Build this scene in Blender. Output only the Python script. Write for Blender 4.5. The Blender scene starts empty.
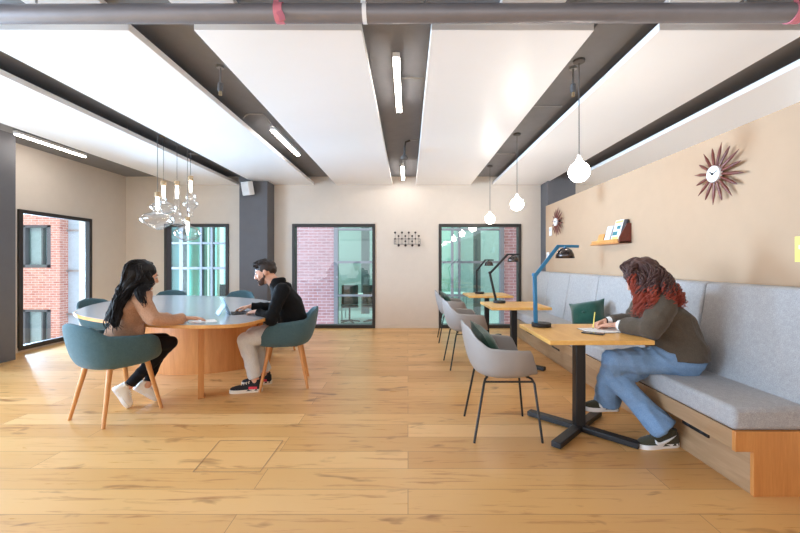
import bpy, bmesh, math, random
from mathutils import Vector, Matrix, noise
V = Vector
PI = math.pi
random.seed(7)
scene = bpy.context.scene
COL = scene.collection

# ------------------------------------------------------------------ camera
FPX, CX, HY, CAMZ = 380.0, 408.0, 263.0, 1.25
cam_data = bpy.data.cameras.new('camera')
cam = bpy.data.objects.new('camera', cam_data)
COL.objects.link(cam)
cam.location = (0, 0, CAMZ)
cam.rotation_euler = (PI / 2, 0, 0)
cam_data.sensor_width = 36.0
cam_data.lens = 36.0 * FPX / 800.0
cam_data.shift_x = -(CX - 400.0) / 800.0
cam_data.shift_y = -(266.5 - HY) / 800.0
cam_data.clip_start = 0.05
scene.camera = cam

# ------------------------------------------------------------------ world, daylight, exposure
W = bpy.data.worlds.new('daylight'); scene.world = W
W.use_nodes = True
bg = W.node_tree.nodes['Background']
bg.inputs[0].default_value = (0.93, 0.95, 1.0, 1)
bg.inputs[1].default_value = 1.6

def area(name, loc, rot, sx, sy, power, color):
    d = bpy.data.lights.new(name, 'AREA'); d.shape = 'RECTANGLE'
    d.size, d.size_y, d.energy, d.color = sx, sy, power, color
    o = bpy.data.objects.new(name, d); COL.objects.link(o)
    o.location = loc; o.rotation_euler = rot
    return o
# daylight coming through the tall windows of the left wall beside the camera
area('window_daylight', (-5.75, 1.3, 1.35), (0, -PI / 2, 0), 2.2, 4.2, 560, (0.56, 0.74, 1.0))
# unseen lamp added for daylight reflected in through the brick-facing window
area('added_courtyard_daylight', (-9.3, 7.1, 0.9), (0, -PI / 2, -0.36), 2.6, 2.8, 3200, (0.5, 0.72, 1.0))
# daylight falling into the slot between the two buildings and the office across it
area('courtyard_daylight', (-1.5, 8.45, 4.4), (0, 0, 0), 13, 1.6, 130, (0.9, 0.96, 1.0))
# daylight of the windows beyond the partition
area('far_window_daylight', (6.75, 3.5, 1.4), (0, PI / 2, 0), 2.2, 5.5, 110, (0.8, 0.9, 1.0))
area('office_lighting', (-1.5, 11.4, 2.95), (0, 0, 0), 13, 2.4, 250, (0.92, 1.0, 0.97))

vs = scene.view_settings
vs.view_transform = 'Standard'; vs.look = 'None'; vs.gamma = 1.0
vs.use_curve_mapping = False
vs.exposure = 0.42
try:
    scene.cycles.use_denoising = True
    scene.cycles.max_bounces = 10
    scene.cycles.diffuse_bounces = 6
    scene.cycles.transparent_max_bounces = 16
    scene.cycles.sample_clamp_indirect = 6.0
    scene.cycles.caustics_reflective = False
    scene.cycles.caustics_refractive = False
except Exception:
    pass

def at(px, py, D):
    """point of the place that lies D metres into the room on this line of sight"""
    return V(((px - CX) / FPX * D, D, CAMZ - (py - HY) / FPX * D))

# ------------------------------------------------------------------ materials
def lin(c):
    return tuple(((x / 255.0) / 12.92 if x / 255.0 <= 0.04045 else ((x / 255.0 + 0.055) / 1.055) ** 2.4) for x in c)

class NT:
    def __init__(s, name):
        s.m = bpy.data.materials.new(name); s.m.use_nodes = True
        s.t = s.m.node_tree; s.n = s.t.nodes
        s.b = s.n['Principled BSDF']; s.out = s.n['Material Output']
    def add(s, kind, **kw):
        n = s.n.new(kind)
        for k, v in kw.items():
            setattr(n, k, v)
        return n
    def link(s, a, b):
        s.t.links.new(a, b)
    def coords(s, scale=(1, 1, 1), rot=(0, 0, 0), kind='Object'):
        c = s.add('ShaderNodeTexCoord'); m = s.add('ShaderNodeMapping')
        m.inputs['Scale'].default_value = scale; m.inputs['Rotation'].default_value = rot
        s.link(c.outputs[kind], m.inputs['Vector'])
        return m.outputs['Vector']
    def noise(s, vec, scale, detail=4, rough=0.55, dist=0.0):
        n = s.add('ShaderNodeTexNoise')
        n.inputs['Scale'].default_value = scale; n.inputs['Detail'].default_value = detail
        n.inputs['Roughness'].default_value = rough; n.inputs['Distortion'].default_value = dist
        s.link(vec, n.inputs['Vector'])
        return n.outputs['Fac']
    def ramp(s, fac, stops):
        r = s.add('ShaderNodeValToRGB')
        e = r.color_ramp.elements
        while len(e) < len(stops):
            e.new(0.5)
        for el, (p, c) in zip(e, stops):
            el.position = p; el.color = tuple(c) + (1,) if len(c) == 3 else c
        s.link(fac, r.inputs['Fac'])
        return r.outputs['Color']
    def mix(s, fac, a, b, mode='MIX'):
        m = s.add('ShaderNodeMix', data_type='RGBA', blend_type=mode)
        for sock, val in ((m.inputs[0], fac), (m.inputs[6], a), (m.inputs[7], b)):
            if hasattr(val, 'type') and hasattr(val, 'node'):
                s.link(val, sock)
            elif isinstance(val, (int, float)):
                sock.default_value = val
            else:
                sock.default_value = tuple(val) + (1,) if len(val) == 3 else val
        return m.outputs[2]
    def bump(s, h, strength=0.2, dist=0.005):
        b = s.add('ShaderNodeBump'); b.inputs['Strength'].default_value = strength
        b.inputs['Distance'].default_value = dist
        s.link(h, b.inputs['Height']); s.link(b.outputs['Normal'], s.b.inputs['Normal'])

def plain(name, rgb, rough=0.5, metal=0.0, var=0.06, scale=8.0, bump=0.0, bscale=120.0, spec=None, emit=None, power=0.0):
    t = NT(name); c = lin(rgb)
    vec = t.coords()
    f = t.noise(vec, scale)
    t.link(t.ramp(f, [(0.3, tuple(x * (1 - var) for x in c)), (0.7, tuple(min(1, x * (1 + var)) for x in c))]), t.b.inputs['Base Color'])
    t.b.inputs['Roughness'].default_value = rough; t.b.inputs['Metallic'].default_value = metal
    if spec is not None:
        t.b.inputs['Specular IOR Level'].default_value = spec
    if bump:
        t.bump(t.noise(vec, bscale, 2), bump, 0.003)
    if emit:
        t.b.inputs['Emission Color'].default_value = tuple(emit) + (1,)
        t.b.inputs['Emission Strength'].default_value = power
    return t.m

def wood(name, light, dark, stretch=(1.2, 14, 14), rough=0.42, line=26.0):
    t = NT(name)
    vec = t.coords(stretch)
    f = t.noise(vec, 1.6, 6, 0.62, 0.5)
    g = t.noise(vec, line * 0.3, 3, 0.5)
    c = t.ramp(f, [(0.28, lin(dark)), (0.5, lin(tuple((a + b) / 2 for a, b in zip(light, dark)))), (0.72, lin(light))])
    c2 = t.mix(t.ramp(g, [(0.4, (0, 0, 0)), (0.75, (0.45, 0.45, 0.45))]), c, lin(dark))
    t.link(c2, t.b.inputs['Base Color']); t.b.inputs['Roughness'].default_value = rough
    return t.m

def fabric(name, a, b, scale=260.0, rough=0.92, bump=0.35, stretch=(1, 1, 1), sheen=0.15):
    t = NT(name); vec = t.coords(stretch)
    f = t.noise(vec, scale, 3, 0.7); g = t.noise(vec, scale * 0.13, 2)
    c = t.ramp(f, [(0.34, lin(a)), (0.66, lin(b))])
    c = t.mix(t.ramp(g, [(0.35, (0, 0, 0)), (0.7, (0.4, 0.4, 0.4))]), c, lin(a))
    t.link(c, t.b.inputs['Base Color']); t.b.inputs['Roughness'].default_value = rough
    t.b.inputs['Sheen Weight'].default_value = sheen
    t.b.inputs['Specular IOR Level'].default_value = 0.2
    t.bump(f, bump, 0.002)
    return t.m

def emission(name, rgb, power):
    t = NT(name)
    e = t.add('ShaderNodeEmission'); e.inputs[0].default_value = tuple(rgb) + (1,); e.inputs[1].default_value = power
    t.link(e.outputs[0], t.out.inputs[0])
    return t.m

def glass(name, tint=(1, 1, 1), refl=1.0, rough=0.0, ior=1.5):
    t = NT(name)
    tr = t.add('ShaderNodeBsdfTransparent'); tr.inputs[0].default_value = tuple(tint) + (1,)
    gl = t.add('ShaderNodeBsdfGlossy'); gl.inputs['Roughness'].default_value = rough
    fr = t.add('ShaderNodeLayerWeight'); fr.inputs['Blend'].default_value = 0.5
    pw = t.add('ShaderNodeMath', operation='POWER'); pw.inputs[1].default_value = 3.5
    t.link(fr.outputs['Facing'], pw.inputs[0])
    mu = t.add('ShaderNodeMath', operation='MULTIPLY_ADD'); mu.inputs[1].default_value = 0.7 * refl; mu.inputs[2].default_value = 0.05 * refl; mu.use_clamp = True
    mx = t.add('ShaderNodeMixShader')
    t.link(pw.outputs[0], mu.inputs[0]); t.link(mu.outputs[0], mx.inputs[0])
    t.link(tr.outputs[0], mx.inputs[1]); t.link(gl.outputs[0], mx.inputs[2])
    t.link(mx.outputs[0], t.out.inputs[0])
    return t.m

def oak_floor():
    t = NT('oak_planks')
    vec = t.coords()
    br = t.add('ShaderNodeTexBrick'); br.offset = 0.37; br.offset_frequency = 2
    br.inputs['Scale'].default_value = 1.0; br.inputs['Brick Width'].default_value = 2.3
    br.inputs['Row Height'].default_value = 0.21; br.inputs['Mortar Size'].default_value = 0.0016
    br.inputs['Mortar Smooth'].default_value = 0.2; br.inputs['Bias'].default_value = 0.0
    br.inputs['Color1'].default_value = (0, 0, 0, 1); br.inputs['Color2'].default_value = (1, 1, 1, 1)
    br.inputs['Mortar'].default_value = (0.5, 0.5, 0.5, 1)
    t.link(vec, br.inputs['Vector'])
    tone = t.ramp(br.outputs['Color'], [(0.0, lin((204, 150, 88))), (0.5, lin((218, 168, 105))), (1.0, lin((229, 182, 121)))])
    gv = t.coords((0.9, 11, 1))
    warp = t.mix(1.0, gv, br.outputs['Color'], 'ADD')
    g = t.noise(warp, 2.4, 7, 0.62, 0.7)
    grain = t.ramp(g, [(0.26, lin((180, 130, 78))), (0.44, (1, 1, 1)), (0.62, (1, 1, 1)), (0.85, lin((235, 214, 178)))])
    c = t.mix(0.75, tone, grain, 'MULTIPLY')
    kv = t.coords((2.1, 6.2, 1))
    k = t.noise(kv, 1.35, 3, 0.5, 0.6)
    km = t.ramp(k, [(0.62, (0, 0, 0)), (0.73, (0.8, 0.8, 0.8))])
    c = t.mix(km, c, lin((142, 92, 48)))
    c = t.mix(br.outputs['Fac'], c, lin((150, 108, 64)))
    t.link(c, t.b.inputs['Base Color'])
    t.link(t.ramp(g, [(0.3, (0.38,) * 3), (0.7, (0.27,) * 3)]), t.b.inputs['Roughness'])
    t.b.inputs['Specular IOR Level'].default_value = 0.45
    t.bump(g, 0.08, 0.002)
    return t.m

def brick_wall(name, c1, c2, mortar, bw=0.225, rh=0.075):
    t = NT(name)
    co = t.add('ShaderNodeTexCoord'); sx = t.add('ShaderNodeSeparateXYZ'); cb = t.add('ShaderNodeCombineXYZ')
    ad = t.add('ShaderNodeMath', operation='ADD')
    t.link(co.outputs['Object'], sx.inputs[0]); t.link(sx.outputs['X'], ad.inputs[0]); t.link(sx.outputs['Y'], ad.inputs[1])
    t.link(ad.outputs[0], cb.inputs['X']); t.link(sx.outputs['Z'], cb.inputs['Y'])
    br = t.add('ShaderNodeTexBrick')
    br.inputs['Scale'].default_value = 1.0; br.inputs['Brick Width'].default_value = bw
    br.inputs['Row Height'].default_value = rh; br.inputs['Mortar Size'].default_value = 0.007
    br.inputs['Color1'].default_value = lin(c1) + (1,); br.inputs['Color2'].default_value = lin(c2) + (1,)
    br.inputs['Mortar'].default_value = lin(mortar) + (1,)
    t.link(cb.outputs[0], br.inputs['Vector'])
    n = t.noise(cb.outputs[0], 6.0, 4)
    c = t.mix(t.ramp(n, [(0.35, (0, 0, 0)), (0.7, (0.5, 0.5, 0.5))]), br.outputs['Color'], lin(tuple(0.5 * a + 0.5 * b for a, b in zip(c2, mortar))))
    t.link(c, t.b.inputs['Base Color']); t.b.inputs['Roughness'].default_value = 0.9
    t.bump(br.outputs['Fac'], -0.4, 0.01)
    return t.m

M = {}
M['floor'] = oak_floor()
M['back_wall'] = plain('painted_plaster', (222, 212, 200), 0.85, var=0.015, bump=0.03)
M['beige_wall'] = plain('beige_painted_wall', (183, 154, 126), 0.85, var=0.015, bump=0.03)
M['ceiling'] = plain('dark_grey_soffit', (134, 135, 139), 0.8, var=0.05)
M['panel'] = plain('white_acoustic_board', (250, 249, 247), 0.34, var=0.005)
M['panel_edge'] = plain('pale_board_edge', (226, 218, 208), 0.6, var=0.02)
M['column'] = plain('slate_grey_paint', (98, 98, 102), 0.75, var=0.04)
M['frame'] = plain('bronze_black_metal', (46, 42, 40), 0.45, var=0.05)
M['window'] = glass('window_glass', (0.90, 0.96, 0.96), 1.7)
M['teal_window'] = glass('green_tinted_glass', (0.50, 0.80, 0.73), 1.3)
M['brick'] = brick_wall('red_brick', (186, 112, 98), (212, 146, 128), (226, 212, 204))
M['oak'] = wood('oak_veneer', (224, 166, 92), (194, 132, 66), (1.2, 12, 12))
M['oak_v'] = wood('oak_veneer_upright', (212, 148, 84), (186, 120, 62), (14, 14, 1.2))
M['beech'] = wood('beech_leg', (222, 160, 98), (196, 130, 72), (20, 20, 2))
M['plinth'] = wood('washed_oak', (180, 146, 112), (154, 120, 86), (12, 1.2, 12))
M['table_oak'] = wood('light_oak_tabletop', (240, 190, 110), (222, 166, 86), (12, 1.6, 12), 0.35)
M['lino'] = plain('grey_linoleum', (170, 172, 176), 0.22, var=0.03, scale=40)
M['teal'] = fabric('teal_wool', (60, 86, 94), (86, 114, 122), 420)
M['greyshell'] = plain('grey_plastic', (156, 150, 146), 0.5, var=0.02)
M['black'] = plain('black_powder_coat', (24, 23, 24), 0.45, var=0.08)
M['bench'] = fabric('heather_grey_wool', (146, 143, 143), (188, 185, 184), 240, bump=0.5)
M['seam'] = plain('seam_shadow_cord', (120, 118, 120), 0.9)
M['green'] = fabric('bottle_green_velvet', (18, 58, 48), (34, 84, 68), 300, sheen=0.4)
M['lamp_blue'] = plain('blue_lacquer', (40, 118, 158), 0.3, var=0.03)
M['chrome'] = plain('smoked_chrome', (86, 80, 78), 0.22, 0.9, var=0.03)
M['copper'] = plain('copper_lining', (190, 112, 76), 0.25, 0.85, var=0.03)
M['brass'] = plain('brushed_brass', (178, 152, 118), 0.42, 0.8, var=0.04)
M['walnut'] = wood('walnut_ray', (126, 60, 44), (84, 34, 26), (6, 6, 6), 0.4)
M['white'] = plain('white_enamel', (240, 240, 240), 0.4, var=0.01)
M['paper'] = plain('white_paper', (246, 245, 242), 0.8, var=0.01)
M['steel'] = plain('galvanised_steel', (168, 166, 164), 0.35, 0.8, var=0.06)
M['pipe'] = plain('grey_painted_pipe', (132, 128, 130), 0.42, 0.3, var=0.05)
M['pink'] = plain('pink_tape', (206, 120, 132), 0.7, var=0.1)
M['led'] = emission('led_diffuser', (1.0, 0.93, 0.87), 30.0)
M['bulb'] = emission('opal_bulb_lit', (1.0, 0.90, 0.80), 28.0)
M['cord'] = plain('grey_cord', (92, 90, 90), 0.7)
M['clear'] = glass('blown_glass', (0.99, 0.99, 0.985), 2.2, 0.06)
M['filament'] = emission('warm_filament', (1.0, 0.94, 0.86), 9.0)
M['concrete'] = plain('pale_concrete', (182, 186, 186), 0.8)
M['brick_purple'] = brick_wall('purple_brick', (122, 80, 82), (146, 100, 100), (164, 150, 152))  # the opposite building's own darker purple-grey brick
M['blind'] = plain('grey_blind', (168, 184, 188), 0.7)
M['green_screen'] = plain('sage_green_screen', (176, 198, 184), 0.8)
M['dark'] = plain('charcoal', (50, 50, 54), 0.6)

# ------------------------------------------------------------------ mesh builder
def basis(d, hint=None):
    d = V(d).normalized()
    h = V(hint) if hint is not None else (V((0, 0, 1)) if abs(d.z) < 0.9 else V((1, 0, 0)))
    u = (h - d * h.dot(d))
    if u.length < 1e-6:
        u = V((1, 0, 0)) - d * d.x
    u.normalize()
    return d, u, d.cross(u)

class MB:
    def __init__(s):
        s.v, s.f, s.mi, s.cur = [], [], [], 0
    def add(s, verts, faces):
        o = len(s.v)
        s.v += [V(p) for p in verts]
        s.f += [tuple(i + o for i in f) for f in faces]
        s.mi += [s.cur] * len(faces)
        return s
    def box(s, c, size, rz=0.0, R=None):
        c = V(c); x, y, z = (q / 2 for q in size)
        R = R or Matrix.Rotation(rz, 3, 'Z')
        p = [c + R @ V((a * x, b * y, d * z)) for d in (-1, 1) for a, b in ((-1, -1), (1, -1), (1, 1), (-1, 1))]
        return s.add(p, [(3, 2, 1, 0), (4, 5, 6, 7), (0, 1, 5, 4), (1, 2, 6, 5), (2, 3, 7, 6), (3, 0, 4, 7)])
    def span(s, x0, x1, y0, y1, z0, z1):
        return s.box(((x0 + x1) / 2, (y0 + y1) / 2, (z0 + z1) / 2), (x1 - x0, y1 - y0, z1 - z0))
    def loft(s, rings, close=True):
        """rings: lists of equal length points"""
        n = len(rings[0]); o = []
        for r in rings:
            o += list(r)
        f = []
        for k in range(len(rings) - 1):
            for i in range(n):
                j = (i + 1) % n
                f.append((k * n + i, k * n + j, (k + 1) * n + j, (k + 1) * n + i))
        if close:
            f.append(tuple(reversed(range(n)))); f.append(tuple(range((len(rings) - 1) * n, len(rings) * n)))
        return s.add(o, f)
    def ering(s, c, a, b, n=16, e=1.0):
        out = []
        for i in range(n):
            t = 2 * PI * i / n
            ct, st = math.cos(t), math.sin(t)
            out.append(V(c) + V(a) * (math.copysign(abs(ct) ** e, ct)) + V(b) * (math.copysign(abs(st) ** e, st)))
        return out
    def eloft(s, rows, n=20, e=1.0):
        return s.loft([s.ering(c, a, b, n, e) for c, a, b in rows])
    def cyl(s, p0, p1, r0, r1=None, n=16):
        r1 = r0 if r1 is None else r1
        p0, p1 = V(p0), V(p1)
        d, u, w = basis(p1 - p0)
        return s.eloft([(p0, u * r0, w * r0), (p1, u * r1, w * r1)], n)
    def cap(s, p0, p1, r0, r1=None, n=14, hint=None, k=1.0):
        """tapered capsule; k widens it along hint"""
        r1 = r0 if r1 is None else r1
        p0, p1 = V(p0), V(p1)
        dv = p1 - p0
        if dv.length < 1e-5:
            dv = V((0, 0, 1e-4))
        d, u, w = basis(dv, hint)
        rows = []
        for a in (-80, -55, -28, 0):
            a = math.radians(a)
            rows.append((p0 + d * r0 * math.sin(a), u * r0 * math.cos(a) * k, w * r0 * math.cos(a)))
        for a in (0, 28, 55, 80):
            a = math.radians(a)
            rows.append((p1 + d * r1 * math.sin(a), u * r1 * math.cos(a) * k, w * r1 * math.cos(a)))
        return s.eloft(rows, n)
    def ell(s, c, r, R=None, n=18, m=12):
        R = R or Matrix.Identity(3); c = V(c)
        rows = []
        for i in range(m + 1):
            a = -PI / 2 + PI * (i + 0.02) / (m + 0.04)
            rows.append((c + R @ V((0, 0, r[2] * math.sin(a))), R @ V((r[0] * math.cos(a), 0, 0)), R @ V((0, r[1] * math.cos(a), 0))))
        return s.eloft(rows, n)
    def tube(s, pts, r, n=8, hint=None):
        pts = [V(p) for p in pts]
        rr = r if isinstance(r, (list, tuple)) else [r] * len(pts)
        d0 = (pts[1] - pts[0]).normalized()
        _, u, w = basis(d0, hint)
        rings = []
        for i, p in enumerate(pts):
            d = (pts[min(i + 1, len(pts) - 1)] - pts[max(i - 1, 0)]).normalized()
            u = (u - d * u.dot(d)).normalized(); w = d.cross(u)
            rings.append(s.ering(p, u * rr[i], w * rr[i], n))
        return s.loft(rings)
    def bar(s, pts, w, h, hint=(0, 0, 1)):
        """flat bar of rectangular section along pts"""
        pts = [V(p) for p in pts]; rings = []
        for i, p in enumerate(pts):
            d = (pts[min(i + 1, len(pts) - 1)] - pts[max(i - 1, 0)]).normalized()
            _, u, v = basis(d, hint)
            rings.append([p + u * h / 2 + v * w / 2, p + u * h / 2 - v * w / 2, p - u * h / 2 - v * w / 2, p - u * h / 2 + v * w / 2])
        return s.loft(rings)
    def lathe(s, prof, c=(0, 0, 0), n=24, close=True):
        c = V(c)
        return s.loft([s.ering(c + V((0, 0, z)), V((max(r, 1e-4), 0, 0)), V((0, max(r, 1e-4), 0)), n) for r, z in prof], close)
    def prism(s, outline, z0, z1, R=None, o=(0, 0, 0)):
        R = R or Matrix.Identity(3); o = V(o)
        return s.loft([[o + R @ V((x, y, z)) for x, y in outline] for z in (z0, z1)])
    def data(s, name, mats, sharp=38):
        me = bpy.data.meshes.new(name)
        me.from_pydata([tuple(p) for p in s.v], [], s.f)
        for m in (mats if isinstance(mats, (list, tuple)) else [mats]):
            me.materials.append(m)
        me.polygons.foreach_set('material_index', s.mi)
        bm = bmesh.new(); bm.from_mesh(me)
        bmesh.ops.recalc_face_normals(bm, faces=bm.faces)
        bm.to_mesh(me); bm.free()
        if sharp is not None:
            me.shade_smooth()
            if sharp < 180:
                me.set_sharp_from_angle(angle=math.radians(sharp))
        me.update()
        return me
    def build(s, name, mat, parent=None, bevel=0.0, seg=2, sub=0, solid=0.0, sharp=38, world=False):
        if world and parent is not None:
            L = parent.location if parent.parent is None else parent.location + parent.parent.location
            s.v = [p - L for p in s.v]
        o = bpy.data.objects.new(name, s.data(name, mat, sharp))
        COL.objects.link(o)
        if parent is not None:
            o.parent = parent
        if solid:
            m = o.modifiers.new('thickness', 'SOLIDIFY'); m.thickness = solid; m.offset = 0.0
        if bevel:
            m = o.modifiers.new('rounding', 'BEVEL'); m.width = bevel; m.segments = seg; m.limit_method = 'ANGLE'
            m.angle_limit = math.radians(40)
        if sub:
            m = o.modifiers.new('smooth', 'SUBSURF'); m.levels = sub; m.render_levels = sub
        return o
    def sculpt(s, name, mat, parent, voxel=0.006, smooth=3, wrinkle=0.0, freq=18.0, seed=0.0, ridge=None):
        """melt everything into one continuous skin"""
        tmp = bpy.data.objects.new('tmp', s.data('tmp', [], 180)); COL.objects.link(tmp)
        m = tmp.modifiers.new('r', 'REMESH'); m.mode = 'VOXEL'; m.voxel_size = voxel; m.use_smooth_shade = True
        if smooth:
            k = tmp.modifiers.new('s', 'SMOOTH'); k.factor = 0.5; k.iterations = smooth
        dg = bpy.context.evaluated_depsgraph_get()
        me = bpy.data.meshes.new_from_object(tmp.evaluated_get(dg))
        me.name = name
        old = tmp.data
        bpy.data.objects.remove(tmp); bpy.data.meshes.remove(old)
        if wrinkle:
            ns = [v.normal.copy() for v in me.vertices]
            for v, nn in zip(me.vertices, ns):
                p = v.co * freq + V((seed, seed * 2, 0))
                a = noise.noise(p)
                if ridge is not None:
                    q = v.co
                    a += 1.1 * (0.22 - abs(noise.noise(V((q.x * ridge[0] + seed, q.y * ridge[1], q.z * ridge[2] + 0.8 * q.x * ridge[2])))))
                else:
                    a = 0.6 * a + 0.4 * noise.noise(p * 2.1)
                v.co += nn * a * wrinkle
            if ridge is not None:
                bm = bmesh.new(); bm.from_mesh(me)
                for _ in range(2):
                    bmesh.ops.smooth_vert(bm, verts=bm.verts, factor=0.5, use_axis_x=True, use_axis_y=True, use_axis_z=True)
                bm.to_mesh(me); bm.free()
        L = V((0, 0, 0))
        q = parent
        while q is not None:
            L += q.location; q = q.parent
        for v in me.vertices:
            v.co -= L
        me.materials.clear(); me.materials.append(mat)
        me.shade_smooth()
        o = bpy.data.objects.new(name, me); COL.objects.link(o)
        o.parent = parent
        return o

def tag(o, label, cat, group=None, kind=None):
    o['label'] = label; o['category'] = cat
    if group: o['group'] = group
    if kind: o['kind'] = kind
    return o
def thing(name, label, cat, loc=(0, 0, 0), rz=0.0, group=None):
    o = bpy.data.objects.new(name, None); COL.objects.link(o)
    o.empty_display_size = 0.1
    o.location = loc; o.rotation_euler = (0, 0, rz)
    return tag(o, label, cat, group)
def struct(name, mb, mat, label, cat, parent=None, **kw):
    o = mb.build(name, mat, parent, **kw)
    if parent is None:
        tag(o, label, cat, kind='structure')
    return o
def dup(src, loc, rz, label, parent=None):
    """copy a thing with its parts and sub-parts"""
    def rec(o, par):
        c = o.copy(); COL.objects.link(c); c.parent = par
        for ch in list(o.children):
            rec(ch, c)
        return c
    r = rec(src, None)
    r.location = loc; r.rotation_euler = (0, 0, rz); r['label'] = label
    return r
# ------------------------------------------------------------------ the room
XL, XR, YB, ZC = -5.42, 6.4, 7.30, 2.91
YN = -3.2
m = MB().span(XL - 0.2, XR, YN, YB + 0.02, -0.12, 0.0)
struct('floor', m, M['floor'], 'light oak plank floor running the whole room', 'floor')
m = MB().span(XL - 0.2, XR, YN, YB + 0.15, ZC, ZC + 0.15)
struct('ceiling', m, M['ceiling'], 'dark grey painted ceiling above the white boards', 'ceiling')

def wall_with_holes(along, u0, u1, z0, z1, holes, w0, w1):
    """wall slab cut by rectangular openings; along 'x' or 'y'; w0..w1 is its thickness"""
    mb = MB()
    def put(a, b, c, d):
        if b - a < 1e-4 or d - c < 1e-4: return
        if along == 'x': mb.span(a, b, w0, w1, c, d)
        else: mb.span(w0, w1, a, b, c, d)
    cuts = sorted(holes)
    cur = u0
    for a, b, c, d in cuts:
        put(cur, a, z0, z1); put(a, b, z0, c); put(a, b, d, z1); cur = b
    put(cur, u1, z0, z1)
    return mb

WIN = [(-4.67, -3.44), (-2.22, -0.63), (0.59, 2.17)]
m = wall_with_holes('x', XL - 0.2, XR, 0, ZC, [(a, b, 0.0, 2.0) for a, b in WIN], YB, YB + 0.14)
struct('wall_back', m, M['back_wall'], 'off-white back wall with three floor-length windows', 'wall')
LWIN = [(5.27, 6.49, 0.03, 2.0), (0.0, 1.55, 0.03, 2.45), (1.7, 3.3, 0.03, 2.45), (-2.4, -0.3, 0.03, 2.45), (3.42, 4.3, 0.03, 2.45)]
m = wall_with_holes('y', YN, YB, 0, ZC, LWIN, XL - 0.2, XL)
struct('wall_left', m, M['back_wall'], 'off-white left wall with a tall window onto brickwork', 'wall')
m = wall_with_holes('y', YN, YB + 0.14, 0, ZC, [(0.7, 3.3, 0.3, 2.5), (3.7, 6.3, 0.3, 2.5)], XR, XR + 0.15)
struct('wall_far_right', m, M['back_wall'], 'off-white wall beyond the beige partition', 'wall')
m = MB().span(2.40, 2.52, YN, 6.62, 0, 2.24)
struct('wall_right', m, M['beige_wall'], 'beige partition wall behind the upholstered bench', 'wall', bevel=0.004)

def window(n, along, a, b, z0, z1, wpos, label, fw=0.055, depth=0.12, pane=True):
    t = thing('window_%d' % n, label, 'window', ((a + b) / 2 if along == 'x' else wpos, wpos if along == 'x' else (a + b) / 2, z0))
    t['kind'] = 'structure'
    mb = MB()
    def put(u0, u1, c, d, w0, w1, k):
        if along == 'x': k.span(u0, u1, w0, w1, c, d)
        else: k.span(w0, w1, u0, u1, c, d)
    w0, w1 = (wpos - 0.03, wpos + depth) if along == 'x' else (wpos - depth, wpos + 0.03)
    put(a, a + fw, z0, z1, w0, w1, mb); put(b - fw, b, z0, z1, w0, w1, mb)
    put(a + fw, b - fw, z1 - fw, z1, w0, w1, mb); put(a + fw, b - fw, z0, z0 + fw * 1.15, w0, w1, mb)
    mb.build('window_frame', M['frame'], t, bevel=0.004, world=True)
    if pane:
        g = MB(); c = wpos + depth * 0.5 * (1 if along == 'x' else -1)
        put(a + fw, b - fw, z0 + fw, z1 - fw, c - 0.006, c + 0.006, g)
        # a single sheet, so that the thin pane reflects once
        if along == 'x': g = MB().add([(a + fw, c, z0 + fw), (b - fw, c, z0 + fw), (b - fw, c, z1 - fw), (a + fw, c, z1 - fw)], [(0, 1, 2, 3)])
        else: g = MB().add([(c, a + fw, z0 + fw), (c, b - fw, z0 + fw), (c, b - fw, z1 - fw), (c, a + fw, z1 - fw)], [(0, 1, 2, 3)])
        g.build('window_pane', M['window'], t, world=True)
    return t
window(1, 'y', LWIN[0][0], LWIN[0][1], 0.03, 2.0, XL, 'dark framed window in the left wall facing red brickwork', depth=0.05)
window(2, 'x', WIN[0][0], WIN[0][1], 0.0, 2.0, YB, 'dark framed window behind the round-ended table and glass pendants')
window(3, 'x', WIN[1][0], WIN[1][1], 0.0, 2.0, YB, 'dark framed window beside the dark column, half brick half green glass')
window(4, 'x', WIN[2][0], WIN[2][1], 0.0, 2.0, YB, 'dark framed window behind the row of table lamps')
for k, w in enumerate(LWIN[1:]):
    window(5 + k, 'y', w[0], w[1], w[2], w[3], XL, 'tall daylight window in the left wall beside the camera')

for k, (a, b) in enumerate(((0.7, 3.3), (3.7, 6.3))):
    window(14 + k, 'y', a, b, 0.3, 2.5, XR + 0.1, 'dark framed window in the wall beyond the beige partition')
m = MB().span(-3.08, -2.57, 6.94, YB, 0, 2.748).span(-3.08, -2.885, 6.94, YB, 2.748, ZC)
struct('column', m, M['column'], 'slate grey column against the back wall carrying the white speaker', 'column')
m = MB().span(2.55, 3.06, 6.94, YB, 0, 2.748).span(2.605, 2.965, 6.94, YB, 2.748, ZC)
struct('column', m, M['column'], 'slate grey column in the corner past the bench', 'column')
m = MB().span(XL, -5.08, 4.42, 4.92, 0, ZC)
struct('column', m, M['column'], 'slate grey column at the left edge before the brick-facing window', 'column')
m = MB()
for a, b in ((XL, WIN[0][0]), (WIN[0][1], -3.08), (-2.57, WIN[1][0]), (WIN[1][1], WIN[2][0]), (WIN[2][1], 2.55)):
    m.span(a, b, YB - 0.012, YB, 0, 0.07)
struct('baseboard_back', m, M['back_wall'], 'low off-white skirting along the back wall', 'baseboard', bevel=0.002)
m = MB()
for a, b in ((4.92, LWIN[0][0]), (LWIN[0][1], YB)):
    m.span(XL, XL + 0.012, a, b, 0, 0.07)
struct('baseboard_left', m, M['back_wall'], 'low off-white skirting along the left wall', 'baseboard', bevel=0.002)

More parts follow.
